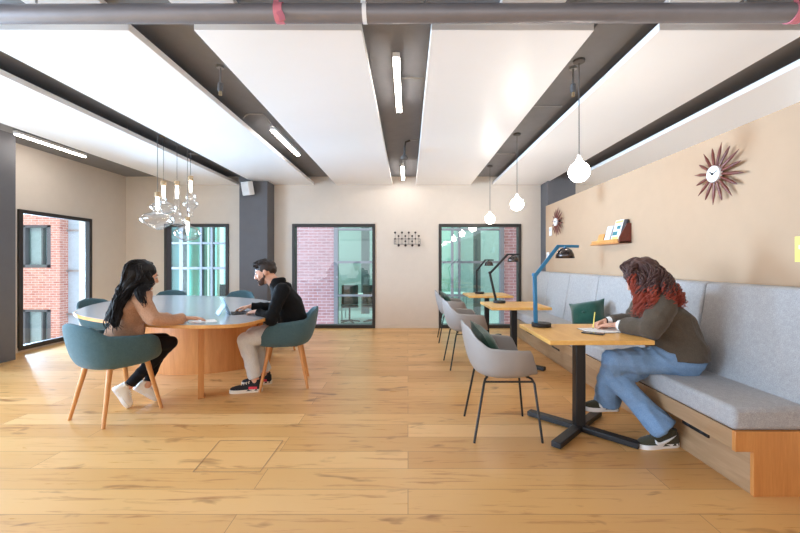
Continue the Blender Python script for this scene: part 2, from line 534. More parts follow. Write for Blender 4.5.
# ------------------------------------------------------------------ outside: courtyard and the office across it
YO = 9.6
ZF = -0.38
m = MB()
m.span(-7.2, -6.3, YO, YO + 0.3, -4, 3.6); m.span(-3.9, -1.87, YO, YO + 0.3, -4, 3.6)
m.span(2.42, 5.5, YO, YO + 0.3, -4, 3.6); m.span(-6.3, 3.6, YO, YO + 0.3, 3.0, 3.6); m.span(-6.3, 3.6, YO, YO + 0.3, -4, ZF - 0.02)
struct('wall_opposite', m, M['brick_purple'], 'red brick wall of the building across the courtyard', 'wall')
m = MB().span(-6.3, 3.6, YO + 0.3, 13, ZF - 0.15, ZF)
struct('floor_opposite', m, M['concrete'], 'pale floor of the office across the courtyard', 'floor')
m = MB().span(-6.3, 3.6, YO + 0.3, 13, 3.0, 3.15)
struct('ceiling_opposite', m, M['white'], 'white ceiling of the office across the courtyard', 'ceiling')
m = MB().span(-6.3, 3.6, 13, 13.15, ZF, 3.0)
struct('wall_opposite_inner', m, M['concrete'], 'pale inner wall of the office across the courtyard', 'wall')
def curtain(n, a, b, cols, rows, label):
    t = thing('window_%d' % n, label, 'window', ((a + b) / 2, YO, 0)); t['kind'] = 'structure'
    mb = MB()
    for x, w in cols: mb.span(x - w / 2, x + w / 2, YO - 0.03, YO + 0.1, ZF, 3.0)
    for z, h in rows: mb.span(a, b, YO - 0.025, YO + 0.09, z - h / 2, z + h / 2)
    mb.build('window_frame', M['column'], t, world=True)
    c = YO + 0.04
    MB().add([(a, c, ZF), (b, c, ZF), (b, c, 3), (a, c, 3)], [(0, 1, 2, 3)]).build('window_pane', M['teal_window'], t, world=True)
curtain(9, -1.87, 2.42, [(-1.82, 0.1), (-0.72, 0.06), (0.3, 0.06), (1.12, 0.06), (1.3, 0.05), (2.37, 0.1)], [(ZF + 0.04, 0.1), (0.43, 0.05), (1.27, 0.06), (2.1, 0.05)], 'green tinted glazing across the courtyard seen past the hanging rack')
curtain(10, -6.3, -3.9, [(-5.72, 0.09), (-5.22, 0.05), (-4.95, 0.05), (-4.5, 0.05), (-3.95, 0.1)], [(ZF + 0.04, 0.1), (1.12, 0.06), (1.75, 0.05)], 'green tinted glazing across the courtyard seen behind the glass pendants')
# brickwork seen through the left window, two windows in it
YW = 12.0
BX1 = -11.0
holes = [(-12.2, -11.28, -1.45, -0.22), (-12.2, -11.28, 1.1, 2.45)]
m = MB()
m.span(-22, -12.2, YW, YW + 0.3, -4, 5); m.span(-11.28, BX1, YW, YW + 0.3, -4, 5)
for z0, z1 in ((-4, -1.45), (-0.22, 1.1), (2.45, 5)): m.span(-12.2, -11.28, YW, YW + 0.3, z0, z1)
struct('wall_courtyard', m, M['brick'], 'red brick facade seen through the left window', 'wall')
for n, (z0, z1, lab) in enumerate(((1.1, 2.45, 'upper window in the brick facade beyond the left wall'), (-1.45, -0.22, 'lower window in the brick facade beyond the left wall'))):
    t = thing('window_%d' % (11 + n), lab, 'window', (-11.74, YW, z0)); t['kind'] = 'structure'
    mb = MB(); a, b = -12.2, -11.28
    for u in ((a, a + 0.09), (b - 0.14, b)): mb.span(u[0], u[1], YW + 0.02, YW + 0.18, z0, z1)
    mb.span(a, b, YW + 0.02, YW + 0.18, z0, z0 + 0.1); mb.span(a, b, YW + 0.02, YW + 0.18, z1 - 0.08, z1)
    mb.span(-11.62, -11.57, YW + 0.04, YW + 0.16, z0, z1)
    mb.build('window_frame', M['column'], t, bevel=0.006, world=True)
    MB().add([(a, YW + 0.12, z0), (b, YW + 0.12, z0), (b, YW + 0.12, z1), (a, YW + 0.12, z1)], [(0, 1, 2, 3)]).build('window_pane', M['window'], t, world=True)
    g = MB(); g.span(a, b, YW + 0.2, YW + 0.24, z0, z1); g.build('window_blind', M['blind'], t, world=True)
# pale glazed tower to the right of that brickwork
t = thing('window_13', 'pale blue-white glazed strip beside the brick facade', 'window', (-10.0, 12.6, -4)); t['kind'] = 'structure'
mb = MB().span(-11.0, -8.0, 12.3, 12.6, -4, 5)
mb.build('spandrel', plain('pale_blue_cladding', (176, 192, 206), 0.5), t, world=True)
mb = MB()
for x in (-10.35, -9.95, -9.5): mb.span(x - 0.03, x + 0.03, 12.22, 12.3, -4, 5)
for z in (-0.4, 1.0, 2.3): mb.span(-11.0, -8, 12.24, 12.3, z - 0.03, z + 0.03)
mb.build('window_frame', M['steel'], t, world=True)
mb = MB()
for x0, x1 in ((-10.32, -9.98),): mb.span(x0, x1, 12.27, 12.3, -4, 5)
mb.build('window_pane', plain('sea_green_glass', (150, 190, 196), 0.15), t, world=True)
m = MB().span(-24, 8, 7.6, 16, -4.2, -4.0)
struct('ground_outside', m, M['concrete'], 'paved courtyard floor one storey below', 'ground')

for x0, x1, y, mm, lab in ((-5.65, -5.25, 9.8, M['green_screen'], 'green screen panel in the office behind the glass pendants'), (-1.5, -1.25, 12.2, M['column'], 'grey column in the office seen through the half-brick window'),
                           (1.0, 1.55, 12.4, M['green_screen'], 'green screen panel in the office behind the lamps'), (2.0, 2.2, 11.5, M['column'], 'grey column in the office behind the lamps'), (-6.3, -5.78, 9.8, M['column'], 'grey column in the office behind the glass pendants'), (-5.18, -4.98, 9.9, M['back_wall'], 'pale column in the office behind the glass pendants')):
    m = MB().span(x0, x1, y, y + 0.15, ZF, 3.0)
    struct('column', m, mm, lab, 'column')
# furniture in the office across the courtyard
def far_desk(x, y, label):
    t = thing('office_desk', label, 'desk', (x, y, ZF), 0, 'desks across the courtyard')
    MB().span(-0.7, 0.7, -0.35, 0.35, 0.71, 0.74).build('desktop', M['white'], t, bevel=0.004)
    for sx in (-0.66, 0.66):
        for sy in (-0.31, 0.31):
            MB().cyl((sx, sy, 0), (sx, sy, 0.71), 0.02).build('leg', M['steel'], t)
def far_chair(x, y, rz, label):
    t = thing('office_chair', label, 'chair', (x, y, ZF), rz, 'chairs across the courtyard')
    MB().box((0, 0, 0.46), (0.46, 0.46, 0.07)).build('seat', M['dark'], t, bevel=0.03)
    MB().box((0, -0.22, 0.78), (0.44, 0.06, 0.52)).build('backrest', M['dark'], t, bevel=0.025)
    MB().cyl((0, 0, 0.06), (0, 0, 0.43), 0.025).build('column', M['black'], t)
    for k in range(5):
        a = 2 * PI * k / 5
        MB().bar([(0, 0, 0.07), (0.28 * math.cos(a), 0.28 * math.sin(a), 0.03)], 0.04, 0.03).build('foot', M['black'], t)
far_desk(-1.2, 11.0, 'white office desk across the courtyard seen through the half-brick window')
far_desk(1.05, 11.4, 'white office desk across the courtyard seen behind the table lamps')
far_chair(-1.6, 10.4, 0.2, 'dark office chair across the courtyard nearest the brick pier')
far_chair(-0.95, 10.45, -0.3, 'dark office chair across the courtyard nearer the hanging rack')
far_chair(-4.35, 10.4, 0.3, 'dark office chair across the courtyard, right of the two behind the pendants')
far_chair(-5.0, 10.7, -0.2, 'dark office chair across the courtyard, left of the two behind the pendants')

# ------------------------------------------------------------------ ceiling boards, pipes and linear lights
PANELS = [(-4.37, -3.25), (-2.88, -1.80), (-1.38, -0.30), (0.15, 1.20), (1.62, 2.60), (2.97, 4.05)]
PL = ['white ceiling board furthest left, above the glass pendants', 'white ceiling board second from left, ending over the dark column',
      'white ceiling board left of the central row of strip lights', 'white ceiling board right of the central row of strip lights',
      'white ceiling board just right of the round pendant bulbs', 'white ceiling board furthest right, above the beige partition']
for (a, b), lab in zip(PANELS, PL):
    t = thing('acoustic_panel', lab, 'ceiling panel', ((a + b) / 2, 4.87, 2.75), 0, 'white acoustic boards under the ceiling')
    MB().span(a, b, 2.45, 7.29, 2.75, 2.80).build('board', M['panel'], t, bevel=0.003, world=True)
    for x in (a + 0.15, b - 0.15):
        for y in (2.9, 4.6, 6.6):
            MB().cyl((x, y, 2.79), (x, y, ZC), 0.003, n=6).build('suspension_wire', M['steel'], t, world=True)

t = thing('ceiling_pipe', 'thick grey pipe crossing the whole ceiling in front', 'pipe', (0, 2.25, 2.727))
MB().cyl((XL, 2.25, 2.718), (XR, 2.25, 2.738), 0.052, n=28).build('tube', M['pipe'], t, world=True)
for x in (-2.2, 0.1, 2.0):
    MB().tube([(x, 2.25, 2.79), (x, 2.25, ZC)], 0.006).build('hanger', M['steel'], t, world=True)
def wrap(x, w, mat, name, lab, tail):
    t = thing(name, lab, 'tape', (x, 2.25, 2.73))
    mb = MB().cyl((x - w / 2, 2.25, 2.7285), (x + w / 2, 2.25, 2.7285), 0.056, n=24)
    if tail:
        mb.bar([(x + w * .2, 2.20, 2.71), (x + w * .6, 2.185, 2.67), (x + w * .75, 2.18, 2.64)], 0.035, 0.004, (0, 1, 0))
    mb.bar([(x - w * .3, 2.22, 2.77), (x - w * 0.3, 2.23, 2.82), (x - w * .3, 2.25, ZC - 0.005)], 0.03, 0.004, (0, 1, 0))
    mb.build('band', mat, t, world=True)
wrap(-0.757, 0.05, M['pink'], 'pipe_tape', 'pink tape tied round the ceiling pipe, left of centre', True)
wrap(-0.255, 0.025, M['white'], 'pipe_tape', 'white band strapped round the ceiling pipe near the centre', False)
wrap(2.29, 0.06, M['pink'], 'pipe_tape', 'pink tape tied round the ceiling pipe at the right edge', True)
t = thing('ceiling_duct', 'dark steel trunking above the thick ceiling pipe', 'duct', (0, 2.0, 2.84))
MB().span(XL, XR, 1.95, 2.1, 2.80, 2.88).build('channel', M['ceiling'], t, bevel=0.004, world=True)
for x in (-2.9, -1.4, 0.3, 1.5, 3.1):
    MB().span(x - 0.02, x + 0.02, 1.92, 2.13, 2.78, ZC).build('bracket', M['dark'], t, world=True)
for x, w, lab in ((-2.15, 0.24, 'white ceiling tile glimpsed above the pipe, leftmost'), (-1.28, 0.2, 'white ceiling tile glimpsed above the pipe, left of the pink tape'),
                  (0.78, 0.2, 'white ceiling tile glimpsed above the pipe, right of centre'), (1.84, 0.22, 'white ceiling tile glimpsed above the pipe, rightmost')):
    t = thing('ceiling_tile', lab, 'ceiling tile', (x, 2.5, 2.89), 0, 'white tiles above the pipe')
    MB().span(x - w, x + w, 2.16, 2.42, 2.87, 2.905).build('tile', M['white'], t, bevel=0.004, world=True)

def strip(x, y0, y1, z, lab):
    t = thing('linear_light', lab, 'ceiling light', (x, (y0 + y1) / 2, z), 0, 'linear strip lights between the boards')
    MB().span(x - 0.028, x + 0.028, y0, y1, z + 0.012, z + 0.05).build('housing', M['white'], t, bevel=0.004, world=True)
    MB().span(x - 0.025, x + 0.025, y0 + 0.01, y1 - 0.01, z, z + 0.0119).build('diffuser', M['led'], t, world=True)
    for y in (y0 + 0.15, y1 - 0.15):
        MB().cyl((x, y, z + 0.05), (x, y, ZC), 0.004, n=8).build('hanger', M['steel'], t, world=True)
strip(-0.09, 2.88, 3.92, 2.80, 'lit strip light in the central gap, nearer the thick pipe')
strip(-0.09, 6.15, 7.1, 2.80, 'lit strip light in the central gap, near the back wall')
strip(-1.59, 4.45, 5.5, 2.80, 'lit strip light in the gap left of centre, beside a bent conduit')
strip(-4.86, 4.70, 5.72, 2.84, 'warm lit strip light along the left wall')
strip(-4.86, 1.0, 2.02, 2.84, 'lit strip light along the left wall beside the camera')
strip(-1.59, -0.6, 0.45, 2.80, 'lit strip light behind the camera, left of centre')
strip(1.41, -0.6, 0.45, 2.80, 'lit strip light behind the camera, right of centre')
strip(4.6, 3.2, 4.25, 2.80, 'lit strip light beyond the beige partition')

def sprinkler(x, y, lab):
    t = thing('ceiling_spotlight', lab, 'spotlight', (x, y, ZC))
    MB().cyl((x, y, ZC), (x, y, ZC - 0.02), 0.03).build('ceiling_rose', M['steel'], t, world=True)
    MB().cyl((x, y, ZC - 0.02), (x, y, 2.765), 0.007, n=10).build('stem', M['steel'], t, world=True)
    MB().lathe([(0.0, 2.765), (0.02, 2.763), (0.022, 2.70), (0.018, 2.695), (0.0, 2.695)], (x, y, 0), 16).build('body', M['cord'], t, world=True)
    MB().lathe([(0.0, 2.695), (0.012, 2.695), (0.014, 2.66), (0.0, 2.658)], (x, y, 0), 14).build('nozzle', M['brass'], t, world=True)
sprinkler(-1.58, 3.2, 'small pendent ceiling spotlight in the gap left of centre')
sprinkler(1.40, 3.22, 'small pendent ceiling spotlight in the gap beside the round bulbs')

def conduit(pts, lab, mat='steel'):
    t = MB().tube(pts, 0.008, 10)
    o = t.build('conduit_pipe', M[mat]); tag(o, lab, 'conduit')
conduit([(-1.80, 4.15, 2.83), (-1.78, 4.15, 2.86), (-1.74, 4.16, 2.885), (-1.60, 4.17, 2.885), (-1.575, 4.2, 2.88), (-1.57, 4.3, 2.85), (-1.575, 4.46, 2.835)], 'bent steel conduit feeding the strip light left of centre')
conduit([(0.14, 3.35, 2.88), (0.0, 3.35, 2.885), (-0.08, 3.36, 2.88), (-0.085, 3.4, 2.852)], 'short steel conduit beside the nearer central strip light')
conduit([(0.14, 5.05, 2.885), (0.02, 5.05, 2.885)], 'short steel conduit above the dangling black cable')
conduit([(0.14, 5.9, 2.87), (-0.03, 5.9, 2.87), (-0.08, 5.95, 2.86), (-0.085, 6.2, 2.852)], 'short steel conduit beside the central strip light near the back wall')
conduit([(1.24, 3.9, 2.86), (1.45, 3.9, 2.86), (1.58, 3.9, 2.86)], 'short steel conduit across the gap behind the nearest round bulb')
conduit([(1.24, 5.6, 2.86), (1.45, 5.6, 2.86), (1.58, 5.6, 2.86)], 'short steel conduit across the gap near the furthest round bulb')
conduit([(-3.24, 5.6, 2.86), (-3.1, 5.7, 2.87), (-3.02, 5.9, 2.87), (-3.0, 6.6, 2.87)], 'steel conduit running to the dark column with the speaker')
conduit([(1.3, 2.5, 2.895), (1.3, 7.2, 2.895)], 'long grey conduit running along the gap above the round bulbs', 'cord')
conduit([(2.74, 2.5, 2.895), (2.74, 6.9, 2.895)], 'long grey conduit running along the gap above the partition', 'steel')
o = MB().tube([(0.03, 5.05, 2.88), (-0.03, 5.06, 2.86), (-0.045, 5.08, 2.80), (-0.045, 5.1, 2.72), (-0.05, 5.12, 2.69)], 0.012, 10)
t = thing('ceiling_sensor', 'small dark sensor dangling on a black cable in the central gap', 'sensor', (0, 5.05, 2.9))
o.build('cable', M['black'], t, world=True)
MB().lathe([(0, 2.645), (0.045, 2.65), (0.05, 2.67), (0.03, 2.70), (0, 2.702)], (-0.05, 5.12, 0), 18).build('sensor_head', M['cord'], t, world=True)
# ------------------------------------------------------------------ upholstered bench along the partition
t = thing('banquette_bench', 'long heather grey upholstered bench on a washed oak plinth', 'bench', (2.1, 4.3, 0))
B0, B1 = 2.05, 6.55
mb = MB(); mb.span(1.85, 2.39, B0 + 0.005, B1, 0, 0.30)
mb.build('plinth', M['plinth'], t, bevel=0.002, world=True)
mb = MB(); mb.span(1.755, 2.39, B0 + 0.005, B1, 0.245, 0.345)
mb.build('seat_rail', M['plinth'], t, bevel=0.003, world=True)
mb = MB(); mb.add([(x, y, z) for y in (B0 - 0.02, B0 + 0.004) for x, z in ((1.75, 0.24), (1.848, 0.24), (1.848, 0), (2.39, 0), (2.39, 0.348), (1.75, 0.348))],
                  [(0, 1, 2, 3, 4, 5), (11, 10, 9, 8, 7, 6), (0, 6, 7, 1), (1, 7, 8, 2), (2, 8, 9, 3), (3, 9, 10, 4), (4, 10, 11, 5), (5, 11, 6, 0)])
mb.build('end_panel', M['oak_v'], t, bevel=0.002, world=True)
mb = MB(); mb.span(1.745, 2.2, B0 - 0.015, B1, 0.348, 0.474)
mb.build('seat_cushion', M['bench'], t, bevel=0.028, seg=4, world=True)
ys = [B0 - 0.5, 2.87, 3.67, 4.47, 5.27, 6.04, B1]
ys[0] = B0 - 0.02
for a, b in zip(ys[:-1], ys[1:]):
    p = [(2.15, 0.46), (2.245, 1.085), (2.265, 1.105), (2.385, 1.105), (2.385, 0.36), (2.16, 0.36)]
    mb = MB().loft([[(x, y, z) for x, z in p] for y in (a + 0.003, b - 0.003)])
    mb.build('back_cushion', M['bench'], t, bevel=0.018, seg=3, world=True)
for y in (2.44, 3.55, 4.75, 5.8):
    s = MB().span(1.838, 1.853, y - 0.11, y + 0.11, 0.175, 0.225).build('socket_strip', M['black'], t, bevel=0.003, world=True)
    for d in (-0.055, 0.055):
        MB().cyl((1.839, y + d, 0.2), (1.8365, y + d, 0.2), 0.016, n=14).build('socket', M['dark'], s, world=True)

def pillow(mb, w, h, d, n=14, R=Matrix.Identity(3), c=(0, 0, 0)):
    c = V(c); g = {}
    for sd in (1, -1):
        for i in range(n + 1):
            for j in range(n + 1):
                u, v = -1 + 2 * i / n, -1 + 2 * j / n
                puff = max(0.0, (1 - abs(u) ** 2.6)) ** 0.72 * max(0.0, (1 - abs(v) ** 2.6)) ** 0.72
                pin = 1 - 0.12 * (1 - u * u * v * v) * (max(abs(u), abs(v)) ** 3)
                z = sd * d / 2 * puff
                wob = 0.05 * noise.noise(V((u * 2 + 3, v * 2, sd)))
                g[sd, i, j] = c + R @ V((u * w / 2 * pin, v * h / 2 * pin, z + wob * d * puff))
    vs_, idx = [], {}
    for k, p in g.items():
        idx[k] = len(vs_); vs_.append(p)
    fs = []
    for sd in (1, -1):
        for i in range(n):
            for j in range(n):
                q = (idx[sd, i, j], idx[sd, i + 1, j], idx[sd, i + 1, j + 1], idx[sd, i, j + 1])
                fs.append(q if sd == 1 else tuple(reversed(q)))
    mb.add(vs_, fs)
    return mb
t = thing('throw_cushion', 'tufted bottle green cushion leaning on the bench back beside the writing woman', 'cushion', (2.03, 4.2, 0.474))
Rm = Matrix.Rotation(math.radians(46), 3, 'Z') @ Matrix.Rotation(math.radians(-66), 3, 'Y') @ Matrix.Rotation(math.radians(14), 3, 'Z')
mb = pillow(MB(), 0.36, 0.38, 0.31, 18, Rm, (-0.05, -0.02, 0.19))
mb.build('cover', M['green'], t, sharp=180)
nrm = Rm @ V((0, 0, 1))
MB().ell(V((-0.05, -0.02, 0.19)) + nrm * 0.147, (0.018, 0.018, 0.012)).build('tuft_button', M['green'], t)

# ------------------------------------------------------------------ small square tables with lamps
def small_table(loc, label):
    t = thing('bistro_table', label, 'table', loc, 0, 'square oak tables along the bench')
    MB().box((0, 0, 0.725), (0.69, 0.69, 0.03)).build('tabletop', M['table_oak'], t, bevel=0.004)
    MB().box((0, 0, 0.36), (0.072, 0.072, 0.70)).build('column', M['black'], t, bevel=0.006)
    MB().box((0, 0, 0.704), (0.3, 0.3, 0.012)).build('mounting_plate', M['black'], t, bevel=0.003)
    for a in (45, 135, 225, 315):
        r = math.radians(a); d = V((math.cos(r), math.sin(r), 0))
        MB().bar([d * 0.03 + V((0, 0, 0.026)), d * 0.40 + V((0, 0, 0.024))], 0.068, 0.04).build('foot', M['black'], t, bevel=0.006)
    return t
TB = small_table((1.277, 2.84, 0), 'small square oak table where the curly-haired woman writes')
dup(TB, (1.30, 4.68, 0), 0, 'small square oak table with a dark lamp, middle of the bench row')
dup(TB, (1.285, 6.2, 0), 0, 'small square oak table with a dark lamp, nearest the back wall')

def table_lamp(loc, mat, label, elbow, top, bar_len, shade_c, rz=0.0):
    t = thing('table_lamp', label, 'lamp', loc, rz, 'jointed lamps on the small tables')
    MB().lathe([(0, 0), (0.074, 0), (0.076, 0.006), (0.076, 0.026), (0.072, 0.031), (0, 0.031)], n=32).build('base', M['black'], t)
    for dy in (-0.011, 0.011):
        MB().bar([(-0.045, dy, 0.028), (elbow[0], dy, elbow[1])], 0.009, 0.026, (1, 0, 0)).build('lower_arm', mat, t, bevel=0.002)
    MB().bar([(elbow[0], 0, elbow[1] - 0.012), (top[0], 0, top[1])], 0.012, 0.028, (1, 0, 0.3)).build('upper_arm', mat, t, bevel=0.002)
    MB().cyl((elbow[0], -0.02, elbow[1]), (elbow[0], 0.02, elbow[1]), 0.017, n=18).build('joint', mat, t)
    MB().bar([(top[0] - 0.012, 0, top[1]), (top[0] + bar_len, 0, top[1] - 0.002)], 0.012, 0.022).build('head_bar', mat, t, bevel=0.002)
    c = V((top[0] + shade_c, 0, top[1] - 0.015))
    sh = MB().lathe([(0.012, 0.0), (0.03, -0.004), (0.052, -0.02), (0.066, -0.048), (0.073, -0.082)], c, 28, close=False).build('lamp_shade', M['chrome'], t, solid=0.002, sharp=180)
    MB().lathe([(0.011, -0.002), (0.028, -0.007), (0.048, -0.024), (0.061, -0.05), (0.069, -0.08)], c, 28, close=False).build('lining', M['copper'], sh, sharp=180)
    MB().ell(c + V((0, 0, -0.035)), (0.016, 0.016, 0.02)).build('bulb', M['opal'], sh)
    MB().cyl(c + V((0, 0, -0.004)), c + V((0, 0, 0.018)), 0.012).build('shade_stem', mat, t)
    return t
M['opal'] = emission('warm_lamp_bulb', (1.0, 0.82, 0.6), 6.0)
table_lamp((1.07, 3.05, 0.7405), M['lamp_blue'], 'blue jointed table lamp on the writing woman\'s table', (-0.053, 0.415), (0.135, 0.645), 0.165, 0.055)
table_lamp((1.17, 4.86, 0.7405), M['black'], 'black jointed table lamp on the middle small table', (-0.125, 0.385), (0.105, 0.62), 0.16, 0.07)
table_lamp((1.19, 6.32, 0.7405), M['black'], 'black jointed table lamp on the small table nearest the back wall', (-0.05, 0.385), (0.095, 0.56), 0.14, 0.06)

# ------------------------------------------------------------------ tub chairs
def smooth_pts(pts, x):
    for (a, p), (b, q) in zip(pts[:-1], pts[1:]):
        if x <= b:
            k = (x - a) / (b - a); k = k * k * (3 - 2 * k)
            return p + (q - p) * k
    return pts[-1][1]
def tub(a, b, zb, H, lean, flare=0.0, nphi=56, nt=14, e=0.82):
    mb = MB(); rings = []
    for it in range(nt + 1):
        tt = it / nt; ring = []
        for i in range(nphi):
            ph = 2 * PI * i / nphi
            c, s_ = math.cos(ph), math.sin(ph)
            al = abs((math.degrees(ph) + 90 + 180) % 360 - 180)
            h = smooth_pts(H, al)
            if tt < 0.45:
                s = max(tt / 0.45, 0.02) * 0.76; z = zb + 0.012 * (tt / 0.45) ** 2
            else:
                q = (tt - 0.45) / 0.55
                s = 0.76 + 0.24 * (1 - (1 - q) ** 2.6); z = zb + 0.012 + (h - zb - 0.012) * q ** 1.35
            x = a * s * math.copysign(abs(c) ** e, c); y = b * s * math.copysign(abs(s_) ** e, s_)
            back = max(0.0, -s_)
            y -= lean * (z - zb) * back
            x *= 1 + flare * (z - zb) * abs(c)
            ring.append(V((x, y, z)))
        rings.append(ring)
    return mb.loft(rings, close=False).add(rings[0], [tuple(reversed(range(nphi)))])
HT = [(0, 0.80), (30, 0.775), (54, 0.695), (100, 0.675), (117, 0.645), (142, 0.50), (180, 0.475)]
def armchair(loc, rz, label):
    t = thing('tub_armchair', label, 'armchair', loc, rz, 'teal tub armchairs round the large table')
    tub(0.285, 0.275, 0.425, HT, 0.13, 0.12).build('shell', M['teal'], t, solid=0.032, sub=1, sharp=180)
    mb = MB(); rows = []
    for s, z in ((0.6, 0.445), (0.78, 0.448), (0.86, 0.462), (0.84, 0.482), (0.70, 0.495), (0.3, 0.498)):
        rows.append(mb.ering((0, 0.01, z), V((0.285 * s, 0, 0)), V((0, 0.275 * s, 0)), 40, 0.82))
    mb.loft(rows).build('seat_cushion', M['teal'], t, sharp=180)
    for sx in (-1, 1):
        for sy in (-1, 1):
            MB().cyl((0.15 * sx, 0.14 * sy, 0.44), (0.215 * sx, 0.225 * sy, 0.0), 0.021, 0.013, 14).build('leg', M['beech'], t)
    MB().box((0, 0, 0.418), (0.30, 0.28, 0.016)).build('underframe', M['black'], t, bevel=0.004)
    return t
AC = armchair((-2.41, 3.15, 0), math.radians(-22), 'teal tub armchair holding the woman in the tan jacket')
dup(AC, (-1.27, 3.94, 0), math.radians(90 + 14), 'teal tub armchair holding the man in black')
dup(AC, (-3.80, 4.86, 0), math.radians(-98), 'empty teal tub armchair at the table\'s left end before the brick-facing window')
dup(AC, (-3.88, 6.14, 0), math.radians(-160), 'empty teal tub armchair across the table below the window left of the column')
dup(AC, (-2.78, 6.05, 0), math.radians(178), 'empty teal tub armchair across the table in front of the dark column')
dup(AC, (-1.93, 5.40, 0), math.radians(142), 'empty teal tub armchair hidden behind the man in black')

HS = [(0, 0.825), (26, 0.80), (46, 0.715), (64, 0.665), (122, 0.65), (140, 0.53), (156, 0.455), (180, 0.445)]
def shell_chair(loc, rz, label):
    t = thing('shell_armchair', label, 'armchair', loc, rz, 'grey shell armchairs at the small tables')
    tub(0.28, 0.245, 0.435, HS, 0.13, 0.13).build('shell', M['greyshell'], t, solid=0.012, sub=1, sharp=180)
    for sx in (-1, 1):
        MB().tube([(0.13 * sx, 0.16, 0.43), (0.165 * sx, 0.18, 0.425), (0.195 * sx, 0.19, 0.40), (0.232 * sx, 0.235, 0.0)], 0.0085, 10).build('leg', M['black'], t)
        MB().tube([(0.13 * sx, -0.13, 0.43), (0.165 * sx, -0.15, 0.425), (0.195 * sx, -0.165, 0.40), (0.232 * sx, -0.24, 0.0)], 0.0085, 10).build('leg', M['black'], t)
        MB().tube([(0.19 * sx, 0.188, 0.412), (0.19 * sx, -0.16, 0.412)], 0.007, 8).build('side_rail', M['black'], t)
    MB().tube([(0.13, 0.16, 0.425), (-0.13, 0.16, 0.425)], 0.007, 8).build('cross_rail', M['black'], t)
    MB().tube([(0.13, -0.13, 0.425), (-0.13, -0.13, 0.425)], 0.007, 8).build('cross_rail', M['black'], t)
    return t
SC = shell_chair((0.70, 2.87, 0), math.radians(-90), 'grey shell armchair on black legs facing the writing woman')
dup(SC, (0.715, 4.66, 0), math.radians(-86), 'grey shell armchair on black legs at the middle small table')
dup(SC, (0.73, 6.15, 0), math.radians(-92), 'grey shell armchair on black legs nearest the back wall')
def chair_cushion(loc, rz, label):
    t = thing('throw_cushion', label, 'cushion', loc, rz)
    Rr = Matrix.Rotation(math.radians(-58), 3, 'Y') @ Matrix.Rotation(math.radians(10), 3, 'Z')
    pillow(MB(), 0.34, 0.36, 0.13, 14, Rr, (0, 0, 0.16)).build('cover', M['green'], t, sharp=180)
chair_cushion((0.60, 2.90, 0.47), PI, 'bottle green cushion in the grey shell armchair facing the writing woman')
chair_cushion((0.63, 6.17, 0.47), PI, 'bottle green cushion in the grey shell armchair nearest the back wall')

# ------------------------------------------------------------------ the large table
TC, TA, TBm = V((-2.72, 4.60, 0)), 1.90, 1.0
TD = math.atan2(0.73, -0.68)
def ellipse(a, b, n=96, e=1.0):
    out = []
    for i in range(n):
        q = 2 * PI * i / n
        c, s = math.cos(q), math.sin(q)
        out.append((a * math.copysign(abs(c) ** e, c), b * math.copysign(abs(s) ** e, s)))
    return out
t = thing('meeting_table', 'large rounded meeting table with grey top, oak edge and drum base', 'table', TC, TD)
MB().prism(ellipse(TA, TBm, e=1.27), 0.705, 0.735).build('tabletop', M['oak'], t, bevel=0.004)
MB().prism(ellipse(TA - 0.012, TBm - 0.012, e=1.27), 0.735, 0.7385).build('top_inlay', M['lino'], t)
inv = Matrix.Rotation(-TD, 3, 'Z')
MB().prism(ellipse(0.70, 0.50), 0.0, 0.705, inv, inv @ (V((-2.56, 4.74, 0)) - TC)).build('drum_base', M['oak_v'], t, sharp=30)
inv = Matrix.Rotation(-TD, 3, 'Z')
for w in ((-1.945, 3.57), (-3.2, 5.6), (-3.75, 4.75), (-1.85, 4.75)):
    p = inv @ (V((w[0], w[1], 0)) - TC)
    MB().box((p.x, p.y, 0.3525), (0.05, 0.16, 0.705), -TD + 0.5).build('leg', M['oak_v'], t, bevel=0.003)

# ------------------------------------------------------------------ pendant lights
def globe(x, y, z, label):
    t = thing('globe_pendant', label, 'pendant lamp', (x, y, ZC), 0, 'round opal pendants over the small tables')
    MB().lathe([(0, 0), (0.045, 0), (0.045, -0.018), (0.02, -0.025), (0, -0.025)], n=24).build('ceiling_rose', M['cord'], t)
    MB().cyl((0, 0, -0.02), (0, 0, z - ZC + 0.13), 0.004, n=8).build('cord', M['cord'], t)
    MB().lathe([(0, z - ZC + 0.145), (0.014, z - ZC + 0.14), (0.017, z - ZC + 0.10), (0, z - ZC + 0.10)], n=18).build('socket', M['white'], t)
    zz = z - ZC
    prof = [(0.0, -0.083)] + [(0.083 * math.sin(a), -0.083 * math.cos(a)) for a in [PI * k / 16 for k in range(1, 14)]] + [(0.026, 0.084), (0.021, 0.096), (0.02, 0.108), (0.014, 0.114), (0, 0.115)]
    MB().lathe([(r, h + zz) for r, h in prof], n=32).build('bulb', M['bulb'], t, sharp=180)
globe(1.40, 3.11, 1.995, 'glowing round pendant bulb nearest, over the writing woman\'s table')
globe(1.40, 4.88, 2.005, 'glowing round pendant bulb over the middle small table')
globe(1.40, 6.49, 2.0, 'glowing round pendant bulb nearest the back wall')

